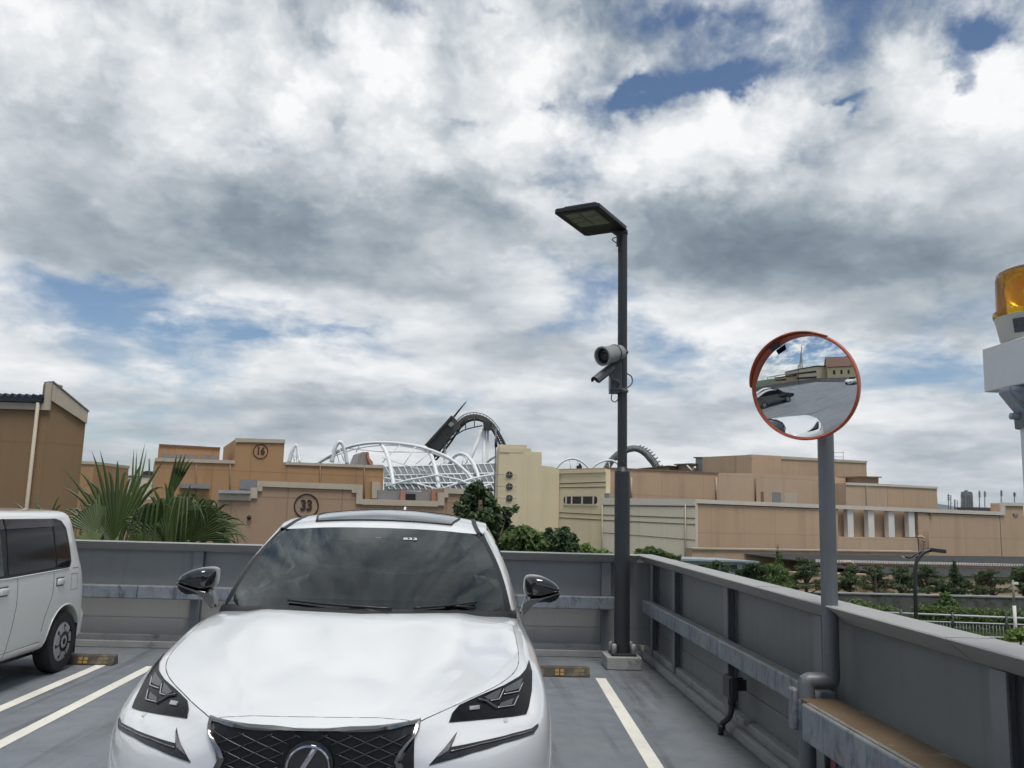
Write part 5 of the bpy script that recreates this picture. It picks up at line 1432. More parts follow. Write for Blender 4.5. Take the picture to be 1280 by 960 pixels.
b = MB(); pp = fa.px(51,503); b.tube([fa.pt((pp[0],zr-.08),.13), fa.pt((pp[0],ZG),.13)], .045, 8); b.put('downpipe', M_pipe, t, smooth=True)
# --- distant low blocks between the brown building and block 16
f = Fac((100,577), 60, (118,578), 60); t = f.root('low_building', 'narrow brown block with pale top, wedged behind the brown building and palm', 'building'); b = MB(); f.steps([(96,577),(118,578)], ZG, 0, -6, b); b.put('wall', W_or, t); b = MB(); f.rect(95.5,576.2,118.4,580.5,.06,-6.1,b); b.put('coping', M_band, t)
f = Fac((112,595), 98, (200,597), 98); t = f.root('low_building', 'far pale beige flat-roofed block seen between the palm leaves', 'building'); b = MB(); f.steps([(112,594),(200,597)], ZG, 0, -8, b); b.put('wall', W_cream2, t)
b = MB(); f.rect(112,593.3,200,595.3,.1,-8.1,b); b.put('coping', M_band, t)
b = MB(); f.quad([(172,594),(180,594),(180,588),(174,589)], -1, -3, b); b.put('roof_unit', M_roofg, t)
b = MB(); f.tube([(182.5,594),(182.5,573)], .10, -1, b); b.put('antenna', M_post, t)
# --- block 16
f = Fac((194,574), 76, (480,582), 83)
t = f.root('numbered_building', 'orange-brown stepped building marked 16 in a ring on its tall block', 'building')
b = MB(); f.steps([(194,573),(293.5,576),(294.2,548),(356,550),(355.8,578),(480,582.5)], ZG, 0, -14, b); b.put('wall', W_or, t)
b = MB(); f.quad([(193.6,572.4),(293.4,575.6),(293.4,579.6),(193.6,576.6)], .12, .002, b); f.quad([(294,547.5),(356.3,549.5),(356.3,554),(294,552.5)], .12, .002, b); f.quad([(356.5,577.4),(480.4,582),(480.4,585.5),(356.5,580.8)], .12, .002, b); b.put('cream_trim', M_band, t)
def numeral(f, t, txt, cx, cy, rp, size):
    c = f.px(cx, cy); r = rp/FPX*(f.P(cx, cy).y)
    b = MB(); b.tube([f.pt((c[0]+r*math.cos(a), c[1]+r*math.sin(a)), .03) for a in [R(k*6) for k in range(60)]], r*.055, 6, closed=True); rg = b.put('ring_mark', M_ink, t)
    tb = text_bm(txt, r*size, r*.045); P = f.pt(c, .03)
    tb.transform(Matrix.Translation(P) @ Matrix(((f.u.x,0,f.n.x,0),(f.u.y,0,f.n.y,0),(f.u.z,1,f.n.z,0),(0,0,0,1))) @ Matrix.Diagonal((.92,1.12,1,1)))
    put('numeral', tb, M_ink, rg)
numeral(f, t, '16', 325.7, 564.2, 8.6, 1.28)
b = MB(); f.steps([(199.7,553.8),(277.4,558.2)], f.px(240,573)[1]-.2, -2, -8, b); ph = b.put('penthouse', W_or, t)
b = MB(); f.quad([(199.2,553.2),(277.8,557.6),(277.8,559.4),(199.2,555)], -1.9, -2, b); b.put('coping', M_pipeb, ph)
x = 203.5
for k in range(6):
    if k == 4: x = 252.5
    b = MB(); f.quad([(x,565.3+.04*(x-203)),(x+10.5,565.6+.04*(x-203)),(x+10.5,576),(x,575)], -1.93, -1.98, b); b.put('window', M_grey, ph); x += 11.6
b = MB(); f.quad([(299.5,611),(300.5,599),(321,599.2),(321,613)], .06, .0, b); b.put('grey_panel', M_grey, t)
b = MB(); f.quad([(225,604.5),(262,605.5),(262,611),(225,610)], .5, .01, b); b.put('vent_strip', M_grey, t)
b = MB(); f.quad([(463.5,602),(474,602.5),(474,623),(463.5,623)], .5, .02, b); b.put('pilaster', M_band, t)
for x in (245, 287.5, 400, 455): 
    b = MB(); f.tube([(x,581),(x,640)], .07, .08, b); b.put('downpipe', M_pipeb, t)
b = MB(); f.quad([(454,578),(459,565),(463,563),(467,563),(467,570),(472,575),(474,581),(454,580)], -3, -6, b); b.put('roof_tower', M_grey, t)
b = MB(); f.quad([(467.2,563),(469,563.5),(470,571),(474.5,576),(474.5,581),(472,581),(467.2,571)], -2.6, -5, b); b.put('roof_stair', M_rust, t)
# --- building 33
f = Fac((180,625), 46, (590,612), 49.4)
t = f.root('numbered_building', 'tan building with stepped cream parapet marked 33 in a ring, behind the SUV roof', 'building')
b = MB(); top33 = [(150,624),(272.8,625),(273.2,617),(313.4,617.8),(313.8,609.5),(321.4,609.2),(321.8,601),(446,605.5),(446.3,612.5),(451.4,612.8),(451.7,623.7),(547.3,626.3),(547.6,615.5),(554.6,615.7),(555,610),(600,612)]
f.steps(top33, ZG, 0, -9, b); b.put('wall', W_tan33, t)
b = MB()
seg33 = [((273.2,617),(313.4,617.8),8),((321.8,601),(446,605.5),7),((451.7,623.7),(547.3,626.3),7),((555,610),(600,612),6.5)]
for (p, q, h) in seg33: f.quad([p, q, (q[0],q[1]+h), (p[0],p[1]+h)], .10, .002, b)
for (x0,y0,x1,y1) in ((313.6,609.5,321.6,623),(321.7,608.2,328,614),(306,618,313.5,625.5),(446.2,605.7,452,630),(440,605.6,446.1,616),(547.4,615.5,555,632),(555.1,616.2,560,622)): f.rect(x0,y0,x1,y1,.103,.002,b)
b.put('cream_trim', M_band, t)
b = MB(); f.quad([(273.5,612.5),(313.2,613.3),(313.2,617.2),(273.5,616.6)], .3, -4, b); b.put('ledge_cap', mat('ledge_grey', (.36,.37,.38), .6, var=.1), t)
numeral(f, t, '33', 383, 632.3, 14.2, 1.12)
b = MB(); c = f.px(311.5,646.8); b.lathe([(0,.0),(.10,.0),(.12,.1),(.0,.14)], 10, Matrix.Translation(f.pt(c,.02)) @ frame(f.n)); b.put('wall_lamp', M_ink, t)
b = MB(); f.quad([(474,612),(548,614.5),(548,629),(474,626.5)], -.9, -1.4, b); b.put('roof_screen', M_grey, t)
for x in (505, 544.5):
    b = MB(); f.quad([(x-2.5,612.5),(x+2.5,612.7),(x+3,628),(x-3,628)], -.6, -.88, b); b.put('roof_post', M_rust, t)
b = MB(); f.quad([(509.5,617),(522,617.3),(522,626),(509.5,626)], -.86, -.895, b); b.put('roof_opening', M_black, t)
# --- cream tower building
f = Fac((624,556), 79.8, (699,587), 79.8)
t = f.root('cream_building', 'cream art deco building with stepped corner tower and three round windows', 'building')
b = MB(); f.steps([(624.2,555.5),(658.4,556.6),(658.8,560.5),(664,560.7),(664.4,564.5),(677.3,565.4),(677.7,582),(693,583.6),(693.4,585.4),(699.4,587.5)], ZG, 0, -9, b); b.put('tower_wall', W_cream, t)
b = MB(); f.steps([(636.5,565.5),(677.0,567.2)], ZG, .035, .002, b); f.steps([(624.6,559),(655,560)], f.px(650,566)[1], .06, .002, b)
b.put('relief', W_cream, t)
for cy in (593.4, 608.0, 622.7):
    c = f.px(636.7, cy); b = MB(); Mw = Matrix.Translation(f.pt(c, .06)) @ frame(f.n)
    b.lathe([(0,0),(.31,0),(.31,.03),(.25,.04),(.25,.012),(0,.012)], 28, Mw)
    w = b.put('round_window', M_wglass, t, smooth=True, auto=35)
    b = MB(); f.tube([(621,cy-.3),(646,cy+.4)], .025, .20, b); f.tube([(636.7,cy-4),(636.7,cy+4)], .018, .185, b); b.put('window_bar', M_camw, w)
f2 = Fac((699.3,587), 79.94, (757.5,586.6), 75.6)
b = MB(); f2.steps([(699.4,588.2),(757.5,586.4)], ZG, 0, -.6, b); b.put('banded_wall', W_cream, t)
b = MB(); f2.quad([(699.5,588),(757.6,586.2),(757.6,590.5),(699.5,592.2)], .12, .002, b); b.put('cornice', W_cream, t)
for (y0, y1) in ((604.5,602.6),(609.5,608.6),(640.6,643.6),(647,650.2)):
    b = MB(); f2.quad([(699.5,y0-.5),(757.5,y1-.5),(757.5,y1+.6),(699.5,y0+.6)], .03, .002, b); b.put('groove', M_groove, t)
b = MB(); c0 = f2.px(704.7,625); c1 = f2.px(746.8,625.2); hh = .33
P = []
for k in range(9): a = R(90+k*22.5); P.append(f2.pt((c0[0]+hh*.6+hh*.6*math.cos(a), c0[1]+hh*math.sin(a)), .003))
for k in range(9): a = R(-90+k*22.5); P.append(f2.pt((c1[0]-hh*.6+hh*.6*math.cos(a), c1[1]+hh*math.sin(a)), .003))
b.extrude(P, f2.n*.03); w = b.put('strip_window', M_wglass, t)
b = MB()
for x in (708, 715, 728, 742): f2.rect(x-.75,619,x+.75,631.3,.06,.034,b)
f2.rect(704.5,631.0,747.5,632.2,.08,.0,b); b.put('mullion', M_bandw, w)
# grey-cream extension with its white parapet band
f3 = Fac((752,623), 75.6, (869.5,624.5), 70)
b = MB(); f3.steps([(752,623),(869.3,624.5)], ZG, 0, -2.0, b); b.put('extension_wall', W_cream2, t)
b = MB(); f3.quad([(752,622.5),(869.3,624),(869.3,632),(752,630.6)], .08, .002, b); b.put('parapet_band', M_bandw, t)
for (y0, y1, h) in ((632,633.4,.5),(643.5,647.8,.6),(650,655.6,.6),(665.5,675,.3)):
    b = MB(); f3.quad([(752,y0-h),(869.3,y1-h),(869.3,y1+h),(752,y0+h)], .025, .002, b); b.put('groove', M_groove, t)
for x in (753.4, 857.3):
    b = MB(); f3.tube([(x,631),(x,720)], .055, .09, b); b.put('downpipe', M_pipe, t)
b = MB(); f3.rect(755.5,616.5,761.5,622.8,.0,-.35,b); b.put('roof_box', M_grey, t)
# --- tan complex on the right
f = Fac((869,624), 70.28, (1279,628), 84.7)
t = f.root('tan_building', 'long tan building with pale parapet band and four white pillars, on the right', 'building')
b = MB(); f.steps([(869.6,625),(1046.8,631.5)], ZG, 0, -5, b); b.put('wall', W_tan, t)
b = MB(); f.steps([(1147,637),(1249,641)], ZG, 0, -5, b); b.put('wall', W_tan, t)
b = MB(); f.steps([(1249.2,629),(1279,629.5)], ZG, 0, -1.0, b); b.put('wall', W_tan, t)
b = MB(); f.steps([(1046.9,671),(1146.9,672.5)], ZG, .02, -.84, b); b.put('low_wall', W_tan2, t)
b = MB(); f.steps([(1046,632),(1148,636)], ZG, -.85, -5, b); b.put('recess_wall', W_tan2, t)
b = MB(); f.quad([(869.6,624),(1250,639.6),(1250,644),(869.6,629)], .14, -.6, b); f.quad([(1249.2,627.8),(1279.3,628.4),(1279.3,632.6),(1249.2,632)], .14, .003, b); f.quad([(1249.2,632.2),(1255,632.3),(1255,643.9),(1250.3,643.8)], .137, .003, b); b.put('parapet_band', M_bandw, t)
b = MB(); f.quad([(869.6,629.2),(1046.5,636.3),(1046.5,637.2),(869.6,630.2)], .05, .002, b); b.put('band_shade', M_groove, t); b = MB(); f.quad([(1147.2,640.2),(1249,644.2),(1249,645.2),(1147.2,641.2)], .05, .002, b); b.put('band_shade', M_groove, t)  # dark strips: shade under the parapet band painted on the wall
for (x0, x1) in ((1059.7,1068),(1085.4,1094),(1110.7,1119.3),(1136,1144.6)):
    b = MB(); f.rect(x0,634.5+(x0-1059)*.04,x1,671.5,-.05,-.55,b); b.put('pillar', M_pil, t)
for x in (1049.5, 1053.5):
    b = MB(); f.tube([(x,633),(x,672)], .07, -.7, b); b.put('downpipe', M_pipeb, t)
b = MB()
for x in (1152.5,1158): f.tube([(x,663.5),(x,692)], .03, .2, b)
for k in range(9): f.tube([(1152.5,666+k*2.9),(1158,666+k*2.9)], .02, .2, b)
b.put('wall_ladder', M_pipeb, t)
b = MB(); b.tube(catmull([f.P(1146,671.2,.1), f.P(1148.5,670.6,.25), f.P(1151,672.5,.35), f.P(1151.5,676,.35), f.P(1149.5,674.5,.3)],5), .10, 8); b.put('spout', M_pipe, t, smooth=True)
b = MB(); f.rect(1161,640.5,1164,644,.2,.0,b); b.put('vent', M_groove, t)
b = MB(); f.rect(1266,641.5,1272,644.5,.1,.0,b); b.put('vent', M_grey, t)
# upper storeys
g1 = Fac((758,585), 78.4, (897.5,591), 89.6)
b = MB(); g1.steps([(758,584.8),(897.5,591.2)], ZG, 0, -10, b); b.put('upper_wall', W_tan, t)
b = MB(); g1.quad([(757.6,584),(897.6,590.6),(897.6,592),(757.6,585.6)], .08, .002, b); b.put('roof_edge', M_pipeb, t)
for x in (788, 894): 
    b = MB(); g1.tube([(x,597),(x,628)], .09, .12, b); b.put('downpipe', M_pipe, t)
g2 = Fac((897.7,591), 89.88, (1057,597.2), 96.6)
b = MB(); g2.steps([(897.7,591.3),(944,591.6),(1057,597.4)], ZG, 0, -8, b); b.put('upper_wall', W_tan2, t)
b = MB(); g2.tube([(943.6,598),(943.6,628)], .08, .12, b); b.put('downpipe', M_pipeb, t)
b = MB(); g2.rect(965,615,976,629,.04,.0,b); b.put('louvre', M_grey, t)
b = MB(); g2.rect(980,616,996,629,.05,.0,b); b.put('door', M_band, t)
b = MB(); g2.rect(951,614.5,954.5,628,.05,.0,b); b.put('vent', M_pipeb, t)
g3 = Fac((893.6,573.5), 117.6, (939.3,568.4), 106.4); g4 = Fac((939.3,568.4), 106.4, (1083,576.5), 120.4)
b = MB(); g3.steps([(893.6,573.5),(939.2,568.5)], ZG, 0, -4, b); g4.steps([(939.35,568.5),(1083,576.8)], ZG, 0, -8, b); b.put('top_storey', W_tan, t)
b = MB(); g3.quad([(893.2,573),(939.2,568),(939.2,571.8),(893.2,575.8)], .1, .002, b); g4.quad([(939.4,568),(1083.3,576.2),(1083.3,579),(939.4,571.8)], .1, .002, b); b.put('parapet_band', M_band, t)
b = MB(); g3.rect(928,582.6,937.5,590.2,.05,.0,b); b.put('signboard', M_bandw, t)
b = MB(); g3.quad([(876,591),(876,573),(893,572.5),(893,592)], .8, -3, b); b.put('roof_plant', M_grey, t)
b = MB(); g3.quad([(858,582),(878,581),(878,591),(858,590)], 1.6, -1, b); g3.quad([(838,584.5),(860,583.5),(860,591),(838,590)], 3.0, .5, b); b.put('roof_shed', M_roofbr, t)
b = MB(); g3.quad([(857.5,580.6),(878.5,579.6),(878.5,581),(857.5,582)], 1.9, -1, b); g3.quad([(815,587),(862,582.8),(862,584),(815,588.3)], 3.3, .5, b); g3.quad([(875,571.5),(893,571.4),(893,573),(875,573)], 1.0, -3, b); b.put('roof_sheet', M_groove, t)
b = MB(); g3.tube([(877,582.5),(883,588.5)], .10, 2.2, b); g3.tube([(885,588),(887.5,584.5)], .16, 2.2, b); b.put('roof_pipe', M_pil, t)
g5 = Fac((1057,603.6), 92.4, (1108.5,605.5), 95.2); g6 = Fac((1108.7,605.5), 95.2, (1171,609), 98)
b = MB(); g5.steps([(1057,603.8),(1108.5,605.6)], ZG, 0, -6, b); b.put('upper_wall', W_tan2, t)
b = MB(); g6.steps([(1108.7,605.7),(1170.8,609)], ZG, 0.02, -8, b); b.put('upper_wall', W_tan, t)
b = MB(); g5.quad([(1057,603),(1108.5,605),(1108.5,608),(1057,606)], .1, .002, b); g6.quad([(1108.6,605),(1171.2,608.4),(1171.2,611),(1108.6,608)], .12, .022, b); b.put('parapet_band', M_bandw, t)
b = MB(); g5.rect(1081.5,606.5,1083.5,632,.15,.0,b); b.put('downpipe', M_pipe, t)
b = MB(); g5.quad([(1086,596.5),(1107.5,597),(1107.5,606),(1086,605.5)], -1, -4, b); b.put('roof_plant', M_roofbr, t)
b = MB(); g5.quad([(1084,595),(1108.8,595.6),(1108.8,597),(1084,596.6)], -.7, -4.2, b); b.put('roof_sheet', M_groove, t)
b = MB(); g4.tube([(1054,575),(1054,556)], .045, -2, b); g4.tube([(1057.5,576),(1057.5,563.5)], .03, -2, b); g4.tube([(1070,576),(1070,563.5)], .03, -2, b); g4.tube([(1057,565),(1070.5,565)], .03, -2, b); g4.tube([(1057,570.5),(1070.5,570.5)], .03, -2, b); b.put('antenna_rack', M_post, t)
# --- low annex with grey roofs in front of the tan wall
f = Fac((862,687), 66.5, (1300,694), 79.8)
t = f.root('low_annex', 'long low annex with grey roofs and a toothed tile edge below the tan building', 'building')
b = MB(); f.quad([(864.7,684.8),(1147,688.8),(1147,690.4),(864.7,686.6)], .12, -.9, b); b.put('ledge', M_pipe, t)
b = MB(); f.steps([(865,686.7),(1146.6,690.5)], ZG, 0, -.8, b); b.put('wall', W_tan, t)
A0 = f.P(880,690,.1); 
def roofq(pts, mbx):
    mbx.extrude(pts, (0,0,-.08))
r1 = Fac((900,700), 61.6, (1330,716), 72.8)
b = MB(); roofq([f.P(930,692,.05), f.P(1330,696.5,-.3), r1.P(1330,706,0), r1.P(1030,704.2,0)], b); b.put('upper_roof', M_roofg, t)
b = MB(); r1.quad([(1018,702.6),(1330,709.5),(1330,711.8),(1018,705)], .06, -.2, b); b.put('fascia', mat('fascia_brown', (.16,.075,.05), .7), t)
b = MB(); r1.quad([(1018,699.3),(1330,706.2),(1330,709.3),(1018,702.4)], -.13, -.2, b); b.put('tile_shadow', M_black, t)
b = MB(); x = 1020.0
while x < 1330:
    yb = 702.4+(x-1018)*.0222; r1.quad([(x,yb),(x+1.55,yb+.03),(x+1.55,yb-3.0),(x,yb-3.0)], .05, -.12, b); x += 3.25
b.put('tile_edge', M_pil, t)
r2 = Fac((960,716), 59.5, (1330,728), 70)
b = MB(); roofq([r1.P(1018,705.4,-.05), r1.P(1330,712.2,-.05), r2.P(1330,723.4,0), r2.P(1120,717.8,0)], b); b.put('lower_roof', M_roofg, t)
b = MB(); r2.steps([(1000,716),(1330,724.5)], ZG, -.15, -1.5, b); b.put('front_wall', W_tan, t)
b = MB(); b.tube(catmull([r1.P(1053.5,703.2,.1), r1.P(1057,702,.3), r1.P(1061,703.5,.4), r1.P(1062.5,708,.4), r1.P(1060,707,.35)],5), .10, 8); b.put('spout', M_pipe, t, smooth=True)
# --- pale grey shed
f = Fac((820,699), 47, (944,703), 51)
t = f.root('grey_shed', 'pale grey shed with light blue flat roof just outside the parapet corner', 'shed')
b = MB(); f.steps([(822,700),(943,704)], ZG, 0, -3, b); b.put('wall', mat('shed_grey', (.30,.335,.34), .7, var=.1, scale=1.2, streak=.3), t)
b = MB(); f.quad([(818,697.2),(945,701.2),(945,703.3),(818,699.8)], .25, -3.2, b); b.put('roof', mat('shed_roof', (.27,.325,.345), .6, var=.15, scale=1.5, spots=((.2,.2,.18), .4, 4)), t)
for (x0,x1) in ((872,884),(912,921)):
    b = MB(); f.rect(x0,706,x1,713,.03,.0,b); b.put('window', M_wglass, t)
# --- low wall, railing, posts, street lamp
f = Fac((1040,741), 55, (1330,748), 52)
t = f.root('low_wall', 'long low dark stone wall with pale cap behind the hedge', 'wall')
b = MB(); f.steps([(1000,740.5),(1330,748.5)], ZG, 0, -.35, b); b.put('wall', mat('dark_stone', (.11,.11,.10), .9, var=.35, scale=2.5, streak=.5, spots=((.05,.06,.035), .45, 1.2)), t)
b = MB(); f.quad([(1000,739.6),(1330,747.2),(1330,748.9),(1000,741.2)], .05, -.4, b); b.put('cap', M_conc, t)
f = Fac((1060,763), 50, (1340,775), 45)
t = f.root('railing', 'white horizontal-rail fence with dark posts in front of the hedge', 'fence')
M_rail = mat('white_rail', (.46,.475,.475), .5)
for (y0, y1, r_) in ((763.7,775.2,.05),(773.5,782.8,.035),(790,800,.04)):
    b = MB(); f.tube([(1060,y0),(1340,y1)], r_, 0, b, 8); b.put('rail', M_rail, t, smooth=True)
zb_ = f.px(1200,795)[1]; zt_ = f.px(1200,769.2)[1]; zm_ = f.px(1200,778)[1]
s = 0.2
while s < f.L:
    b = MB(); b.tube([f.pt((s,zb_-.25),.03), f.pt((s,zt_+.12),.03)], .07, 8); b.put('post', M_dark, t); s += 2.6
b = MB(); s = .3
while s < f.L:
    b.tube([f.pt((s,zb_),0), f.pt((s,zm_),0)], .012, 4); s += .16
o = b.put('balusters', M_rail, t); 
t = thing('street_lamp', 'dark curved street lamp with flat head, reaching over the railing on the right', 'street lamp', tuple(Vector((aty(1144,760,46).x, 46, ZG))))
a = lambda x, y: aty(x, y, 46)
b = MB(); b.tube([Vector((a(1144,760).x,46,ZG)), a(1144,735), a(1144,712)]+catmull([a(1144,712), a(1146,702), a(1150,695), a(1157,689.5), a(1164,687.5)],5), .10, 10); b.put('pole', M_dark, t, smooth=True)
b = MB(); b.tube(catmull([a(1131,696), a(1138,697), a(1145,692.5), a(1155,688.5), a(1162,687)],5), .05, 8); b.tube([a(1145,697.5), a(1150,692)], .03, 6); b.put('brace', M_dark, t, smooth=True)
b = MB(); p = a(1162,686); b.extrude([p+Vector((0,-.28,.06)), p+Vector((.82,-.22,-.02)), p+Vector((.82,.22,-.02)), p+Vector((0,.28,.06))], (-.01,0,-.20), bev=.03); b.put('lamp_head', M_dark, t)
b = MB(); b.extrude([a(1127.5,694), a(1133,697.5), a(1133,698.5), a(1130,697)], (0,.2,0)); b.put('bird_spike', M_pil, t)
p = aty(1266,725,46); t = thing('signal_post', 'slim white post with a small crosspiece beside the railing at far right', 'post', (p.x, 46, ZG))
b = MB(); b.tube([Vector((p.x,46,ZG)), Vector((p.x,46,aty(1266,757,46).z))], .085, 10); b.put('post_base', M_pil, t); b = MB(); b.tube([Vector((p.x,46,aty(1266,757,46).z+.003)), Vector((p.x,46,p.z))], .055, 8); b.put('post', mat('post_olive', (.22,.23,.17), .6), t); b = MB(); q = aty(1266,728,46); b.box((q.x-.05,45.95,q.z-.1),(q.x+.28,46.05,q.z+.02)); b.put('crosspiece', M_pil, t)
# strips of planting, road and lawn on that side
def quadsheet(name, pts, m, z, kind='structure', sub=None):
    b = MB(); b.poly([Vector((x,y,z)) for x, y in pts]); return b.put(name, m, kind=kind)
quadsheet('road', [(3,14),(60,14),(60,24),(3,24)], M_asph, -4.490)
quadsheet('planting_strip', [(6,24),(60,24),(70,51),(10,51)], mat('soil_grass', (.050,.068,.024), .95, var=.4, scale=.6), -4.492)
quadsheet('path', [(12,46.5),(70,43.2),(70,41.8),(12,45)], M_conc, -4.486)
quadsheet('service_yard', [(-60,13),(3,13),(3,90),(-60,90)], mat('yard_asphalt', (.075,.075,.072), .9, var=.2, scale=.4), -4.494)
rnd = random.Random(4); bm = bmesh.new()
for k in range(9000):
    x = rnd.uniform(12,48); y = rnd.uniform(45.6,50.5); s_ = rnd.uniform(.08,.2); a_ = rnd.uniform(0,6.28); h_ = rnd.uniform(.08,.22)
    c, d_ = math.cos(a_)*s_*.2, math.sin(a_)*s_*.2
    bm.faces.new([bm.verts.new((x-c,y-d_,-4.49)), bm.verts.new((x+c,y+d_,-4.49)), bm.verts.new((x+rnd.uniform(-.08,.08),y,-4.49+h_))])
put('grass', bm, M_leafm, kind='stuff')
# ------------------------------------------------------------------ white arched roof structure
t = thing('arched_roof', 'white tubular arched roof structure with slatted panels behind building 33', 'roof structure', tuple(Vector((aty(520,600,118).x, 118, -4.5))))
def pl(pts):   # (px, py, depth)
    return [aty(*p) for p in pts]
def arch(pts, r, n=6, dense=6, name='arch', m=None, parent=None):
    b = MB(); b.tube(catmull(pl(pts), dense), r*1.25, n); return b.put(name, m or M_whsteel, parent or t, smooth=True)
arch([(362,578,140),(366,564,140),(369.5,556.5,140),(372,560,140),(375,578,139)], .17)
arch([(360,578,141),(363,566,141),(368,557,141)], .12)
arch([(415,578,126),(419,560,126),(424.5,552.5,126),(430,559,126),(434,580,126)], .22)
arch([(413,577,128),(417,561,128),(422,553.5,128)], .13)
arch([(396,580,128),(412,570,127),(432,560,126),(455,554.5,125),(480,553.3,124),(505,555,123),(530,560,122),(560,572,121),(583,590,120),(591,601,119.5)], .20)
arch([(400,577,133),(440,562,133),(480,556,133),(520,560,132),(560,574,131),(590,592,130)], .12)
arch([(476,554,125),(483,566,122),(488,583,120),(491,600,118.6),(492,611,118)], .24)
arch([(530,559,124),(538,567,122),(544,585,120),(547.5,602,118.6),(549,612,118)], .24)
arch([(563,580,132),(567,572,130),(575,567,128),(584,570,126),(592,580,124),(597,592,122),(600,604,121)], .20)
arch([(560,580,134),(566,573,133),(574,568.5,132),(582,572,131),(588,582,130)], .11)
arch([(605,584,134),(612,575,132),(622,570,130),(632,573,128),(640,582,126)], .17)
for (x0,y0,x1,y1,d0,d1) in ((424,561,430,576,126,126),(420,563,424,578,127,126),(366,562,368,577,140,140),(370,560,371,577,140,140),(372,572,366,568,140,140),(430,560,480,565,126,124),(480,565,535,565,124,123),(478,572,535,590,121,120),(500,556,478,578,123,122),(520,558,505,580,122,121),(540,563,520,580,122,121),(560,573,545,585,121,120),(569,572,573,583,128,128),(579,572,577,583,128,128),(585,574,580,584,126,127),(450,556,445,565,125,126),(612,577,616,586,131,130),(622,572,624,586,130,129)):
    b = MB(); b.tube(pl([(x0,y0,d0),(x1,y1,d1)]), .07, 5); b.put('brace', M_whsteel, t)
# slatted roof panels in three rows
M_slat = mat('slat_white', (.60,.63,.64), .5)
M_slatg = mat('roof_glass_grey', (.11,.125,.13), .4, var=.15)
def lerp(a, c, f): return a+(c-a)*f
for rI, (yl0, yr0, yl1, yr1, d0, d1) in enumerate(((584,579,594,591,130,124),(594.5,591.5,604,603,123.5,119.5),(604.5,603.5,612,613.5,119,117))):
    b = MB(); b.extrude(pl([(480,yl0,d0),(632,yr0,d0),(632,yr1,d1),(480,yl1,d1)]), (0,.12,-.1)); pn = b.put('roof_panel', M_slatg, t)
    b = MB(); n_ = 19
    for k in range(n_):
        f_ = k/n_; x = lerp(482, 628, f_); ya = lerp(yl0, yr0, f_); yb = lerp(yl1, yr1, f_)
        p = pl([(x, ya, d0-.25),(x+5.5, yb, d1-.25)]); b.tube(p, .10, 4)
    b.put('slats', M_slat, pn)
    b = MB(); b.tube(pl([(480,yl0,d0-.3),(632,yr0,d0-.3)]), .16, 6); b.put('purlin', M_whsteel, t)
for (pts) in ([(482,608,117.5),(510,600,118),(545,594,118)],[(545,594,118),(575,600,118),(600,612,117)],[(478,597,119),(520,604,118),(548,612,117.5)],[(549,612,117),(590,598,119),(632,590,121)],[(590,612,117),(632,600,120)]):
    b = MB(); b.tube(pl(pts), .15, 6); b.put('brace', M_whsteel, t)
b = MB(); b.extrude(pl([(360,578,141),(478,581,126),(478,584,126),(360,582,141)]), (0,2,0)); b.put('roof_edge', M_slat, t)
# columns down to the ground
b = MB()
for x in (492, 549, 600): b.tube(pl([(x,611,118)])+[Vector((aty(x,611,118).x,118,-4.5))], .25, 8)
b.put('columns', M_whsteel, t, smooth=True)
for (pts, nm) in (([(695,586,122),(701,579,122),(709,574.5,122),(717,573.3,122),(725,576,122),(732,581,122),(738,588,122)],'small white roof arch just right of the cream tower'),
              ([(738,587,126),(747,579.5,126),(757,575.8,126),(766,576,126),(774,581,126),(780,588,126)],'small white roof arch left of the lamp post, above the cream wall')):
    q = aty(*pts[0]); tt = thing('roof_arch', nm, 'roof arch', (q.x, q.y, q.z), group='small white roof arches')
    b = MB(); b.tube(catmull(pl(pts), 5), .17, 6); b.put('arch_tube', M_whsteel, tt, smooth=True)
    b = MB(); b.tube(pl([pts[0],(pts[0][0]+2,600,pts[0][2])]), .1, 6); b.tube(pl([pts[-1],(pts[-1][0]-2,600,pts[-1][2])]), .1, 6)
    m_ = pts[3]; b.tube(pl([(m_[0]-5,m_[1]+1,m_[2]),(m_[0]-3,590,m_[2])]), .07, 5); b.tube(pl([(m_[0]+5,m_[1]+1.5,m_[2]),(m_[0]+7,590,m_[2])]), .07, 5); b.put('tie_rods', M_whsteel, tt)
q = aty(722,586,110); tt = thing('roof_machine', 'tiny dark machine standing on the cream roof under the small arch', 'machine', tuple(q))
b = MB(); b.extrude(pl([(721,588,110),(721,582,110),(722.5,582,110),(723,584,110),(724.3,579,110),(725.5,579.5,110),(727.5,583,110),(727.5,588,110)]), (0,.5,0)); b.put('machine_body', M_black, tt)
# ------------------------------------------------------------------ roller coaster
M_ctrk = mat('coaster_dark', (.035,.035,.037), .6, var=.3, scale=1)
M_cgr = mat('coaster_brown', (.075,.068,.062), .65, var=.3, scale=.6)
DC = 165
gx = aty(604,540,DC)
t = thing('roller_coaster', 'dark roller coaster hill with slanted lift tower, left of the cream tower', 'roller coaster', (gx.x, DC, -4.5))
def cq(pts, d=DC, th=3, nm='x', m=None):
    b = MB(); b.extrude([aty(x, y, d) for x, y in pts], (0, th, 0)); return b.put(nm, m or M_ctrk, t)
tw = cq([(529,558.5),(564.5,519.5),(566.5,520.5),(572.8,527.5),(572.5,535),(543,568)], nm='lift_tower', m=M_cgr)
def sub(pts, d, th, nm, m):
    b = MB(); b.extrude([aty(x, y, d) for x, y in pts], (0, th, 0)); return b.put(nm, m, tw)
sub([(528.5,558.6),(564.3,519.2),(566,520.6),(531,560)], DC-.5, .4, 'tower_edge', M_ctrk)
sub([(560,530.5),(564,526.8),(568,530),(563.5,534)], DC-.6, .3, 'tower_window', M_grey)
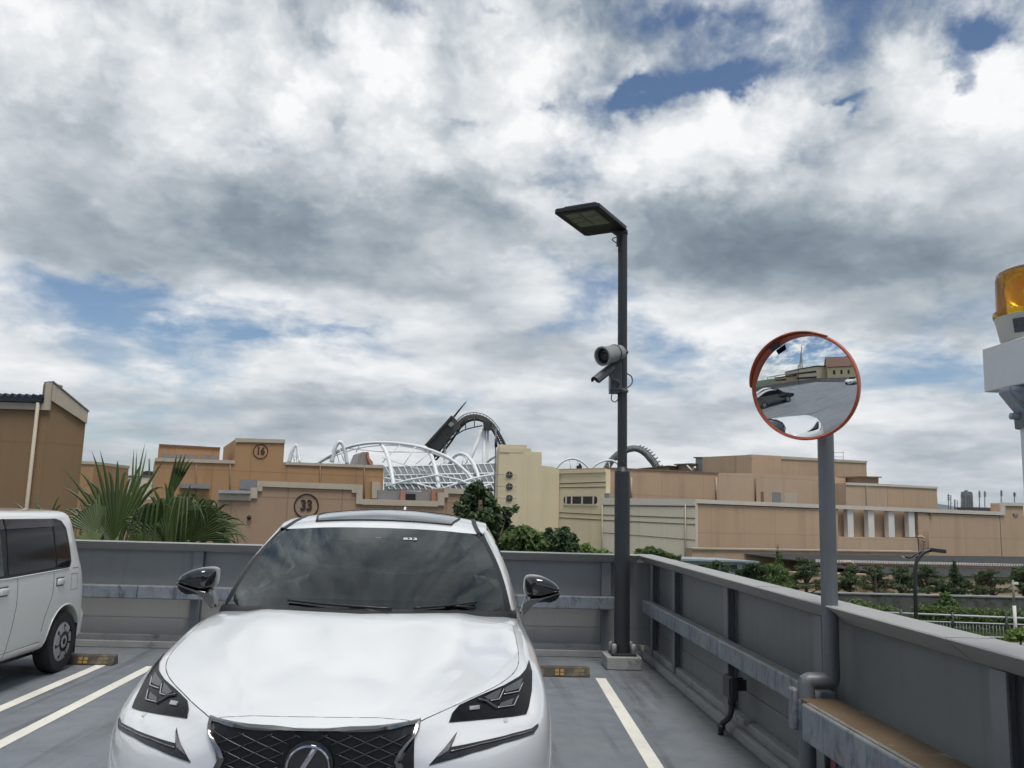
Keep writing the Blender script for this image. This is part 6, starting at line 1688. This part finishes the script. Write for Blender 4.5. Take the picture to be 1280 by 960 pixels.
for i in range(7):
    f_ = i/7; x0 = lerp(535,562,f_); y0 = lerp(554.5,525,f_)
    sub([(x0,y0),(x0+.5,y0-.5),(x0+9.5,y0+8.5),(x0+9,y0+9)], DC-.4, .2, 'panel_rib', M_ctrk)
b = MB(); b.tube([aty(567.5,521,DC), aty(575,511.5,DC), aty(583,502,DC)], [.22,.18,.10], 6); b.put('mast', M_ctrk, t)
b = MB(); b.tube(catmull(pl([(529,590,DC),(545,570,DC),(560,552,DC),(574,541,DC),(585,536,DC),(603,532,DC)]),5), .13, 6); b.put('catwalk', M_ctrk, t)
for (x, y0, y1) in ((574,528,541),(582,524,537.3),(593,522,535)):
    b = MB(); b.tube([aty(x,y0,DC), aty(x,y1,DC)], .10, 5); b.put('hanger', M_ctrk, t)
outer = [(540,572),(556,552),(572,530),(576,525.5),(582,521.2),(590,519),(598,519.3),(606,522),(613,527),(619,534),(625,543.5),(631,555),(636,568)]
inner = [(545,575),(561,556),(574.5,536),(579,531.5),(584,527.5),(591,525),(598,525),(605,527.5),(611,532),(616,538.5),(621,547),(626,558),(631,570)]
O = catmull([Vector((x,y,0)) for x, y in outer], 4); I = catmull([Vector((x,y,0)) for x, y in inner], 4)
b = MB()
for P, r in ((O,.22),(I,.22)): b.tube([aty(p.x, p.y, DC+1) for p in P], r, 6)
b.grid([[aty(p.x, p.y+.6, DC+1.3) for p in O], [aty((p.x+q.x)/2, (p.y+q.y)/2, DC+1.6) for p, q in zip(O, I)]]);
b.put('track', M_ctrk, t, smooth=True)
b = MB()
for p, q in zip(O[::1], I[::1]): b.tube([aty(p.x,p.y,DC+.8), aty(q.x,q.y,DC+.8)], .13, 4)
b.put('cross_ties', M_cgr, t)
b = MB(); b.tube([aty(p.x+(p.x-598)*.06, p.y-3.2, DC+1) for p in O[8:40]], .07, 5)
for p in O[9:40:2]: b.tube([aty(p.x,p.y,DC+1), aty(p.x+(p.x-598)*.06,p.y-3.2,DC+1)], .06, 4)
b.put('handrail', M_cgr, t)
cq([(604,525.5),(614.5,529),(615,537),(604.5,537)], DC-.2, 2, 'support_head')
for (x0,y0,x1,y1,r0) in ((603.5,536,583,584,.42),(605.5,536.5,604.5,600,.40),(610,536,609,600,.22),(556,553,556.5,600,.3)):
    b = MB(); p0 = aty(x0,y0,DC+1); p1 = aty(x1,y1,DC+1); dd = (p1-p0)/(p1-p0).length
    b.tube([p0, p1, p0+dd*((p0.z+4.5)/-dd.z)], r0, 10); b.put('leg', M_whsteel if r0 > .3 else M_pil, t, smooth=True)
q = aty(619,600,70); tt = thing('flag_mast', 'thin dark mast with a thick sleeve beside the cream tower', 'mast', (q.x, 70, -4.5))
b = MB(); b.tube([aty(620,535,70), aty(619.5,560,70), Vector((aty(619,600,70).x,70,-4.5))], .05, 6); b.put('pole', M_post, tt)
b = MB(); b.tube([aty(620,549,70), aty(620,559,70)], .12, 8); b.put('sleeve', M_ctrk, tt)
# second hill further right
D2 = 190; gx = aty(797,590,D2)
t = thing('roller_coaster', 'grey roller coaster arch rising above the tan roof behind the lamp post', 'roller coaster', (gx.x, D2, -4.5))
o2 = [(752,592),(758,580),(765,571),(774,563.5),(785,559),(795,558),(805,561.5),(813,568),(821,578),(828,590)]
i2 = [(758,592),(764,581),(770,574),(778,568),(787,564),(795,563.2),(803,567),(810,574),(817,583),(822,592)]
O = catmull([Vector((x,y,0)) for x, y in o2], 5); I = catmull([Vector((x,y,0)) for x, y in i2], 5)
b = MB(); b.tube([aty(p.x,p.y,D2) for p in O], .25, 6); b.tube([aty(p.x,p.y,D2) for p in I], .3, 6); b.grid([[aty(p.x,p.y+.5,D2+.4) for p in O],[aty(p.x,p.y-.3,D2+.4) for p in I]]); 
b.put('track', mat('coaster_grey', (.16,.17,.18), .6, var=.2), t, smooth=True)
b = MB()
for p, q in zip(O, I): b.tube([aty(p.x,p.y,D2-.4), aty(q.x,q.y,D2-.4)], .16, 4)
for p in O[26:44:2]: b.tube([aty(p.x,p.y,D2), aty(p.x+4.5,p.y-1.6,D2)], .16, 4)
b.put('cross_ties', M_grey, t)
# ------------------------------------------------------------------ hills and far skyline
def hills():
    m, nt, p, co, out = newmat('hill_forest_hazy')
    n = nt.noise(co, .004, 8, .65); nt.l(nt.ramp(n, [(.35,(.030,.055,.062)),(.65,(.050,.085,.088))]), p.inputs['Base Color']); p.inputs['Roughness'].default_value = 1  # forest tone pushed to blue, distance haze put into the colour
    rows = []
    for j in range(9):
        row = []
        for k in range(161):
            ax_ = -1.2+2.6*k/160; yy = 9000+j*350
            prof = interp([(-1.2,60),(-.5,75),(-.1,95),(.3,150),(.45,205),(.54,262),(.60,175),(.66,120),(.75,150),(1.0,180),(1.4,90)], ax_)
            h = prof*math.sin(math.pi*min(1,(j)/5)/2) if j <= 5 else prof*(1-(j-5)*.12)
            h *= 1+.12*noise.noise(Vector((ax_*14, j*.5, 2)))+.05*noise.noise(Vector((ax_*60, j, 5)))
            row.append((ax_*yy, yy, -5+max(0,h)))
        rows.append(row)
    b = MB(); b.grid(rows); b.put('hills', m, kind='structure', smooth=True)
hills()
M_tow = mat('tower_grey', (.17,.165,.17), .8, var=.15, scale=.05)  # grey lightened so that distance haze sits in the colour
q = aty(1212,640,1300)
t = thing('tower_block', 'lone dark high-rise tower on the skyline in front of the hills', 'tower', (q.x, 1300, -4.5))
x0 = aty(1206.8,630,1300).x; x1 = aty(1216.6,630,1300).x; zt = aty(1212,614.5,1300).z; zs = aty(1212,618,1300).z
b = MB(); b.extrude([(x0,1300,-4.5),(x1,1300,-4.5),(x1,1300,zs),(x1-1.2,1300,zt),(x0+1.0,1300,zt),(x0,1300,zs)], (0,12,0)); b.put('tower_body', M_tow, t)
b = MB()
for k in range(3):
    xx = x0+2.2+k*3.2; b.box((xx,1299.6,10),(xx+1.1,1299.9,zs-2))
b.put('window_strips', mat('tower_glass', (.04,.05,.06), .3), t)
b = MB(); b.box((x0+4,1304,zt+.01),(x0+7,1308,zt+2.2)); b.put('roof_plant', M_tow, t)
M_mast = mat('mast_grey', (.10,.11,.12), .6)
for (x, yt, yb, w, lab) in ((1185.5,617,638,.22,'leftmost thin lattice pole on the skyline'),(1188.5,619,638,.26,'dark pole beside the leftmost thin pole on the skyline'),(1193.5,624.5,638,.35,'short thick pole, third from the left on the skyline'),(1196.5,625,638,.2,'short thin pole left of the blue one on the skyline'),(1202,622.5,638,.4,'bluish pole just left of the lone tower'),
                       (1224.2,613,634,.24,'tall mast with a wide head just right of the lone tower'),(1231,613.5,631,.22,'second tall mast to the right of the lone tower'),(1251.5,612.5,630,.24,'mast with stacked antennas above the stepped roof corner'),(1268,615,628,.22,'short mast with forked head near the right edge')):
    d = 240; q = aty(x, yb, d); T = aty(x, yt, d)
    w *= .62; tt = thing('mast', lab, 'mast', (q.x, d, -4.5), group='poles and masts on the skyline')
    b = MB(); b.tube([Vector((q.x,d,-4.5)), q, T], w, 6); b.put('pole', M_mast, tt)
    b = MB(); hh = (T.z-q.z)
    for k in range(3): b.box((T.x-.26,d-.2,T.z-hh*(.10+.12*k)-.25),(T.x+.26,d+.2,T.z-hh*(.10+.12*k)+.05))
    if yt < 617.5: b.put('antenna_head', M_mast, tt)
    else: b.b.free()
q = aty(1240,634,230); t = thing('low_building', 'far dark flat roof line in front of the hills', 'building', (q.x, 230, -4.5))
a0 = aty(1222,634.5,230); a1 = aty(1249,637,230); b = MB(); b.box((a0.x,230,-4.5),(a1.x,240,a0.z-.3)); b.put('wall', M_grey, t); b = MB(); b.box((a0.x-.5,229.5,a0.z-.29),(a1.x+.5,240.5,a0.z+.1)); b.put('roof', M_groove, t)
# ------------------------------------------------------------------ what stands behind the camera: seen only in the round mirror and the glass
def simple_car(label, x, y, rz, m, group='cars parked across the aisle'):
    t = thing('parked_car', label, 'car', (x, y, 0), rz, group)
    prof = [(0,-2.15,.32),(0,-2.2,.62),(0,-2.05,.80),(0,-1.1,.98),(0,-.35,1.42),(0,.9,1.46),(0,1.75,1.05),(0,2.15,.98),(0,2.2,.55),(0,2.1,.30)]
    rows = []
    for u, s in ((-.80,.92),(-.84,.97),(-.80,1.0),(-.62,1.0),(0,1.0),(.62,1.0),(.80,1.0),(.84,.97),(.80,.92)):
        rows.append([(u*(1 if z < .95 else .84), yy, z if z < .95 else .95+(z-.95)*s) for _, yy, z in prof])
    b = MB(); V = b.grid(rows, closed=True); b.b.faces.new(V[0]); b.b.faces.new(V[-1][::-1]); bmesh.ops.recalc_face_normals(b.b, faces=b.b.faces)
    put('body', subsurf(b.b, 2), m, t, local=True, smooth=True)
    for s in (1,-1):
        b = MB(); b.extrude([(s*.745,-.95,.98),(s*.66,-.38,1.36),(s*.66,.85,1.38),(s*.745,1.5,1.02)], (s*.02,0,0)); b.put('side_window', M_vg, t, local=True)
        b = MB(); b.box((s*.45,-2.19,.60),(s*.74,-2.08,.74),bev=.03); b.put('headlight', M_head, t, local=True)
        for yy in (-1.35,1.35): wheel(t, s*.76, yy, .31, .2, .2, 8, M_alloy, s)
    b = MB(); b.extrude([(-.62,-1.04,1.02),(.62,-1.04,1.02),(.54,-.42,1.41),(-.54,-.42,1.41)], (0,-.03,.03)); b.put('windshield', M_vg, t, local=True)
    return t
simple_car('black car seen at the lower left inside the round mirror', -7.8, 2.2, 0, M_gloss)
simple_car('white car seen behind the black one at the left inside the round mirror', -10.8, 2.0, 0, M_white)
simple_car('white car seen at the right edge inside the round mirror', -8.0, -13.8, R(180), M_white)
M_roofb = mat('roof_brown', (.16,.085,.06), .8)
# church-like building, ramp wall, viaduct and cable-stayed bridge pylon
t = thing('church_building', 'cream hall with steep brown roof and spire, seen in the round mirror', 'building', (-34, -50, -4.5), R(40))
b = MB(); b.extrude([(-7,-11,0),(7,-11,0),(7,-11,10.5),(0,-11,16.5),(-7,-11,10.5)], (0,22,0)); b.put('wall', W_cream, t, local=True)
b = MB(); b.extrude([(-7.7,-11.4,10.1),(0,-11.4,16.7),(0,-11.4,17.1),(-8,-11.4,10.3)], (0,23,0)); b.put('roof_slope', M_roofb, t, local=True)
b = MB(); b.extrude([(7.7,-11.4,10.1),(0.01,-11.4,16.7),(0.01,-11.4,17.1),(8,-11.4,10.3)], (0,23,0)); b.put('roof_slope', M_roofb, t, local=True)
b = MB(); b.lathe([(1.2,16),(1.2,19),(1.5,19),(0,25)], 8, Matrix.Translation((0,-8,0))); b.put('spire', M_grey, t, local=True)
for k in range(5):
    b = MB(); b.box((7.02,-9+k*4,6),(7.1,-7.8+k*4,8.4)); b.put('window', M_wglass, t, local=True)
t = thing('viaduct', 'long grey elevated road curving past the deck, seen in the round mirror', 'bridge', (-120, -140, -4.5))
b = MB(); P = catmull([(-300,-60,7),(-190,-110,8.5),(-90,-150,9.5),(60,-180,10)], 8)
b.grid([[p+Vector((0,0,0)) for p in P],[p+Vector((0,0,1.6)) for p in P],[p+Vector((-3,-9,1.6)) for p in P],[p+Vector((-3,-9,0)) for p in P]], ); b.put('road_deck', M_conc, t)
for p in P[::3]:
    b = MB(); b.tube([Vector((p.x-1.5,p.y-4.5,-4.5)), p+Vector((-1.5,-4.5,0))], 1.1, 10); b.put('pier', M_conc, t)
t = thing('bridge_pylon', 'tall slender cable-stayed bridge pylon far away, seen in the round mirror', 'bridge', (-250, -160, -4.5))
for s in (-1, 1):
    b = MB(); b.tube([Vector((-250+s*9,-160,-4.5)), Vector((-250+s*5,-160,30)), Vector((-250+s*1,-160,75))], [2,1.6,1.2], 8); b.put('leg', M_grey, t)
b = MB(); b.tube([Vector((-250,-160,74)), Vector((-250,-160,100))], [1.4,.4], 8); b.put('spire', M_grey, t)
b = MB()
for k in range(8):
    b.tube([Vector((-250,-160,72-k*3)), Vector((-250+18+k*9,-160+6+k*3,10))], .15, 4); b.tube([Vector((-250,-160,72-k*3)), Vector((-250-18-k*9,-160-6-k*3,10))], .15, 4)
b.put('stay_cables', M_grey, t)
for i, (x, y, w, d, h, m, lab) in enumerate(((-62,-40,44,14,11,W_cream2,'pale multi-storey car park'),(-75,-30,26,12,7,W_tan2,'tan flat-roofed block'),(-110,10,30,30,10,W_tan,'brown flat-roofed block'),(30,-70,26,18,9,W_tan2,'tan hall beyond the right parapet'))):
    t = thing('low_building', lab+' behind the camera, seen in the round mirror', 'building', (x, y, -4.5)); b = MB(); b.box((x-w/2,y-d/2,-4.5),(x+w/2,y+d/2,h-4.5)); b.put('wall', m, t)
    b = MB(); b.box((x-w/2-.3,y-d/2-.3,h-4.49),(x+w/2+.3,y+d/2+.3,h-3.9)); b.put('roof', M_roofg, t)
    for lev in range(int(h//3.2)):
        b = MB(); b.box((x-w/2+.4,y+d/2+.01,lev*3.2-3.2),(x+w/2-.4,y+d/2+.07,lev*3.2-2.0)); b.put('window_band', M_wglass, t)
lp2 = thing('lamp_post', 'dark lamp post at the far left edge of the deck, seen in the round mirror', 'lamp post', (-20.5, -9.0, 0))
b = MB(); b.tube([(-20.5,-9,0),(-20.5,-9,5)], .08, 10); b.put('pole', M_dark, lp2)
b = MB(); b.box((-20.4,-9.25,4.95),(-19.6,-8.75,5.05),bev=.02); b.put('lamp_head', M_dark, lp2)
# ------------------------------------------------------------------ thin summer haze over the plain
b = MB(); b.box((-14500,-600,-6.5),(14500,13500,320))
m = bpy.data.materials.new('haze'); m.use_nodes = True; nt = NT(m); o_ = nt.n('OutputMaterial'); pv = nt.n('VolumePrincipled')
pv.inputs['Color'].default_value = (.80,.88,.96,1); pv.inputs['Density'].default_value = 0.00004; pv.inputs['Anisotropy'].default_value = .2
nt.l(pv.outputs[0], o_.inputs['Volume'])
hz_o = b.put('haze', m, kind='stuff')
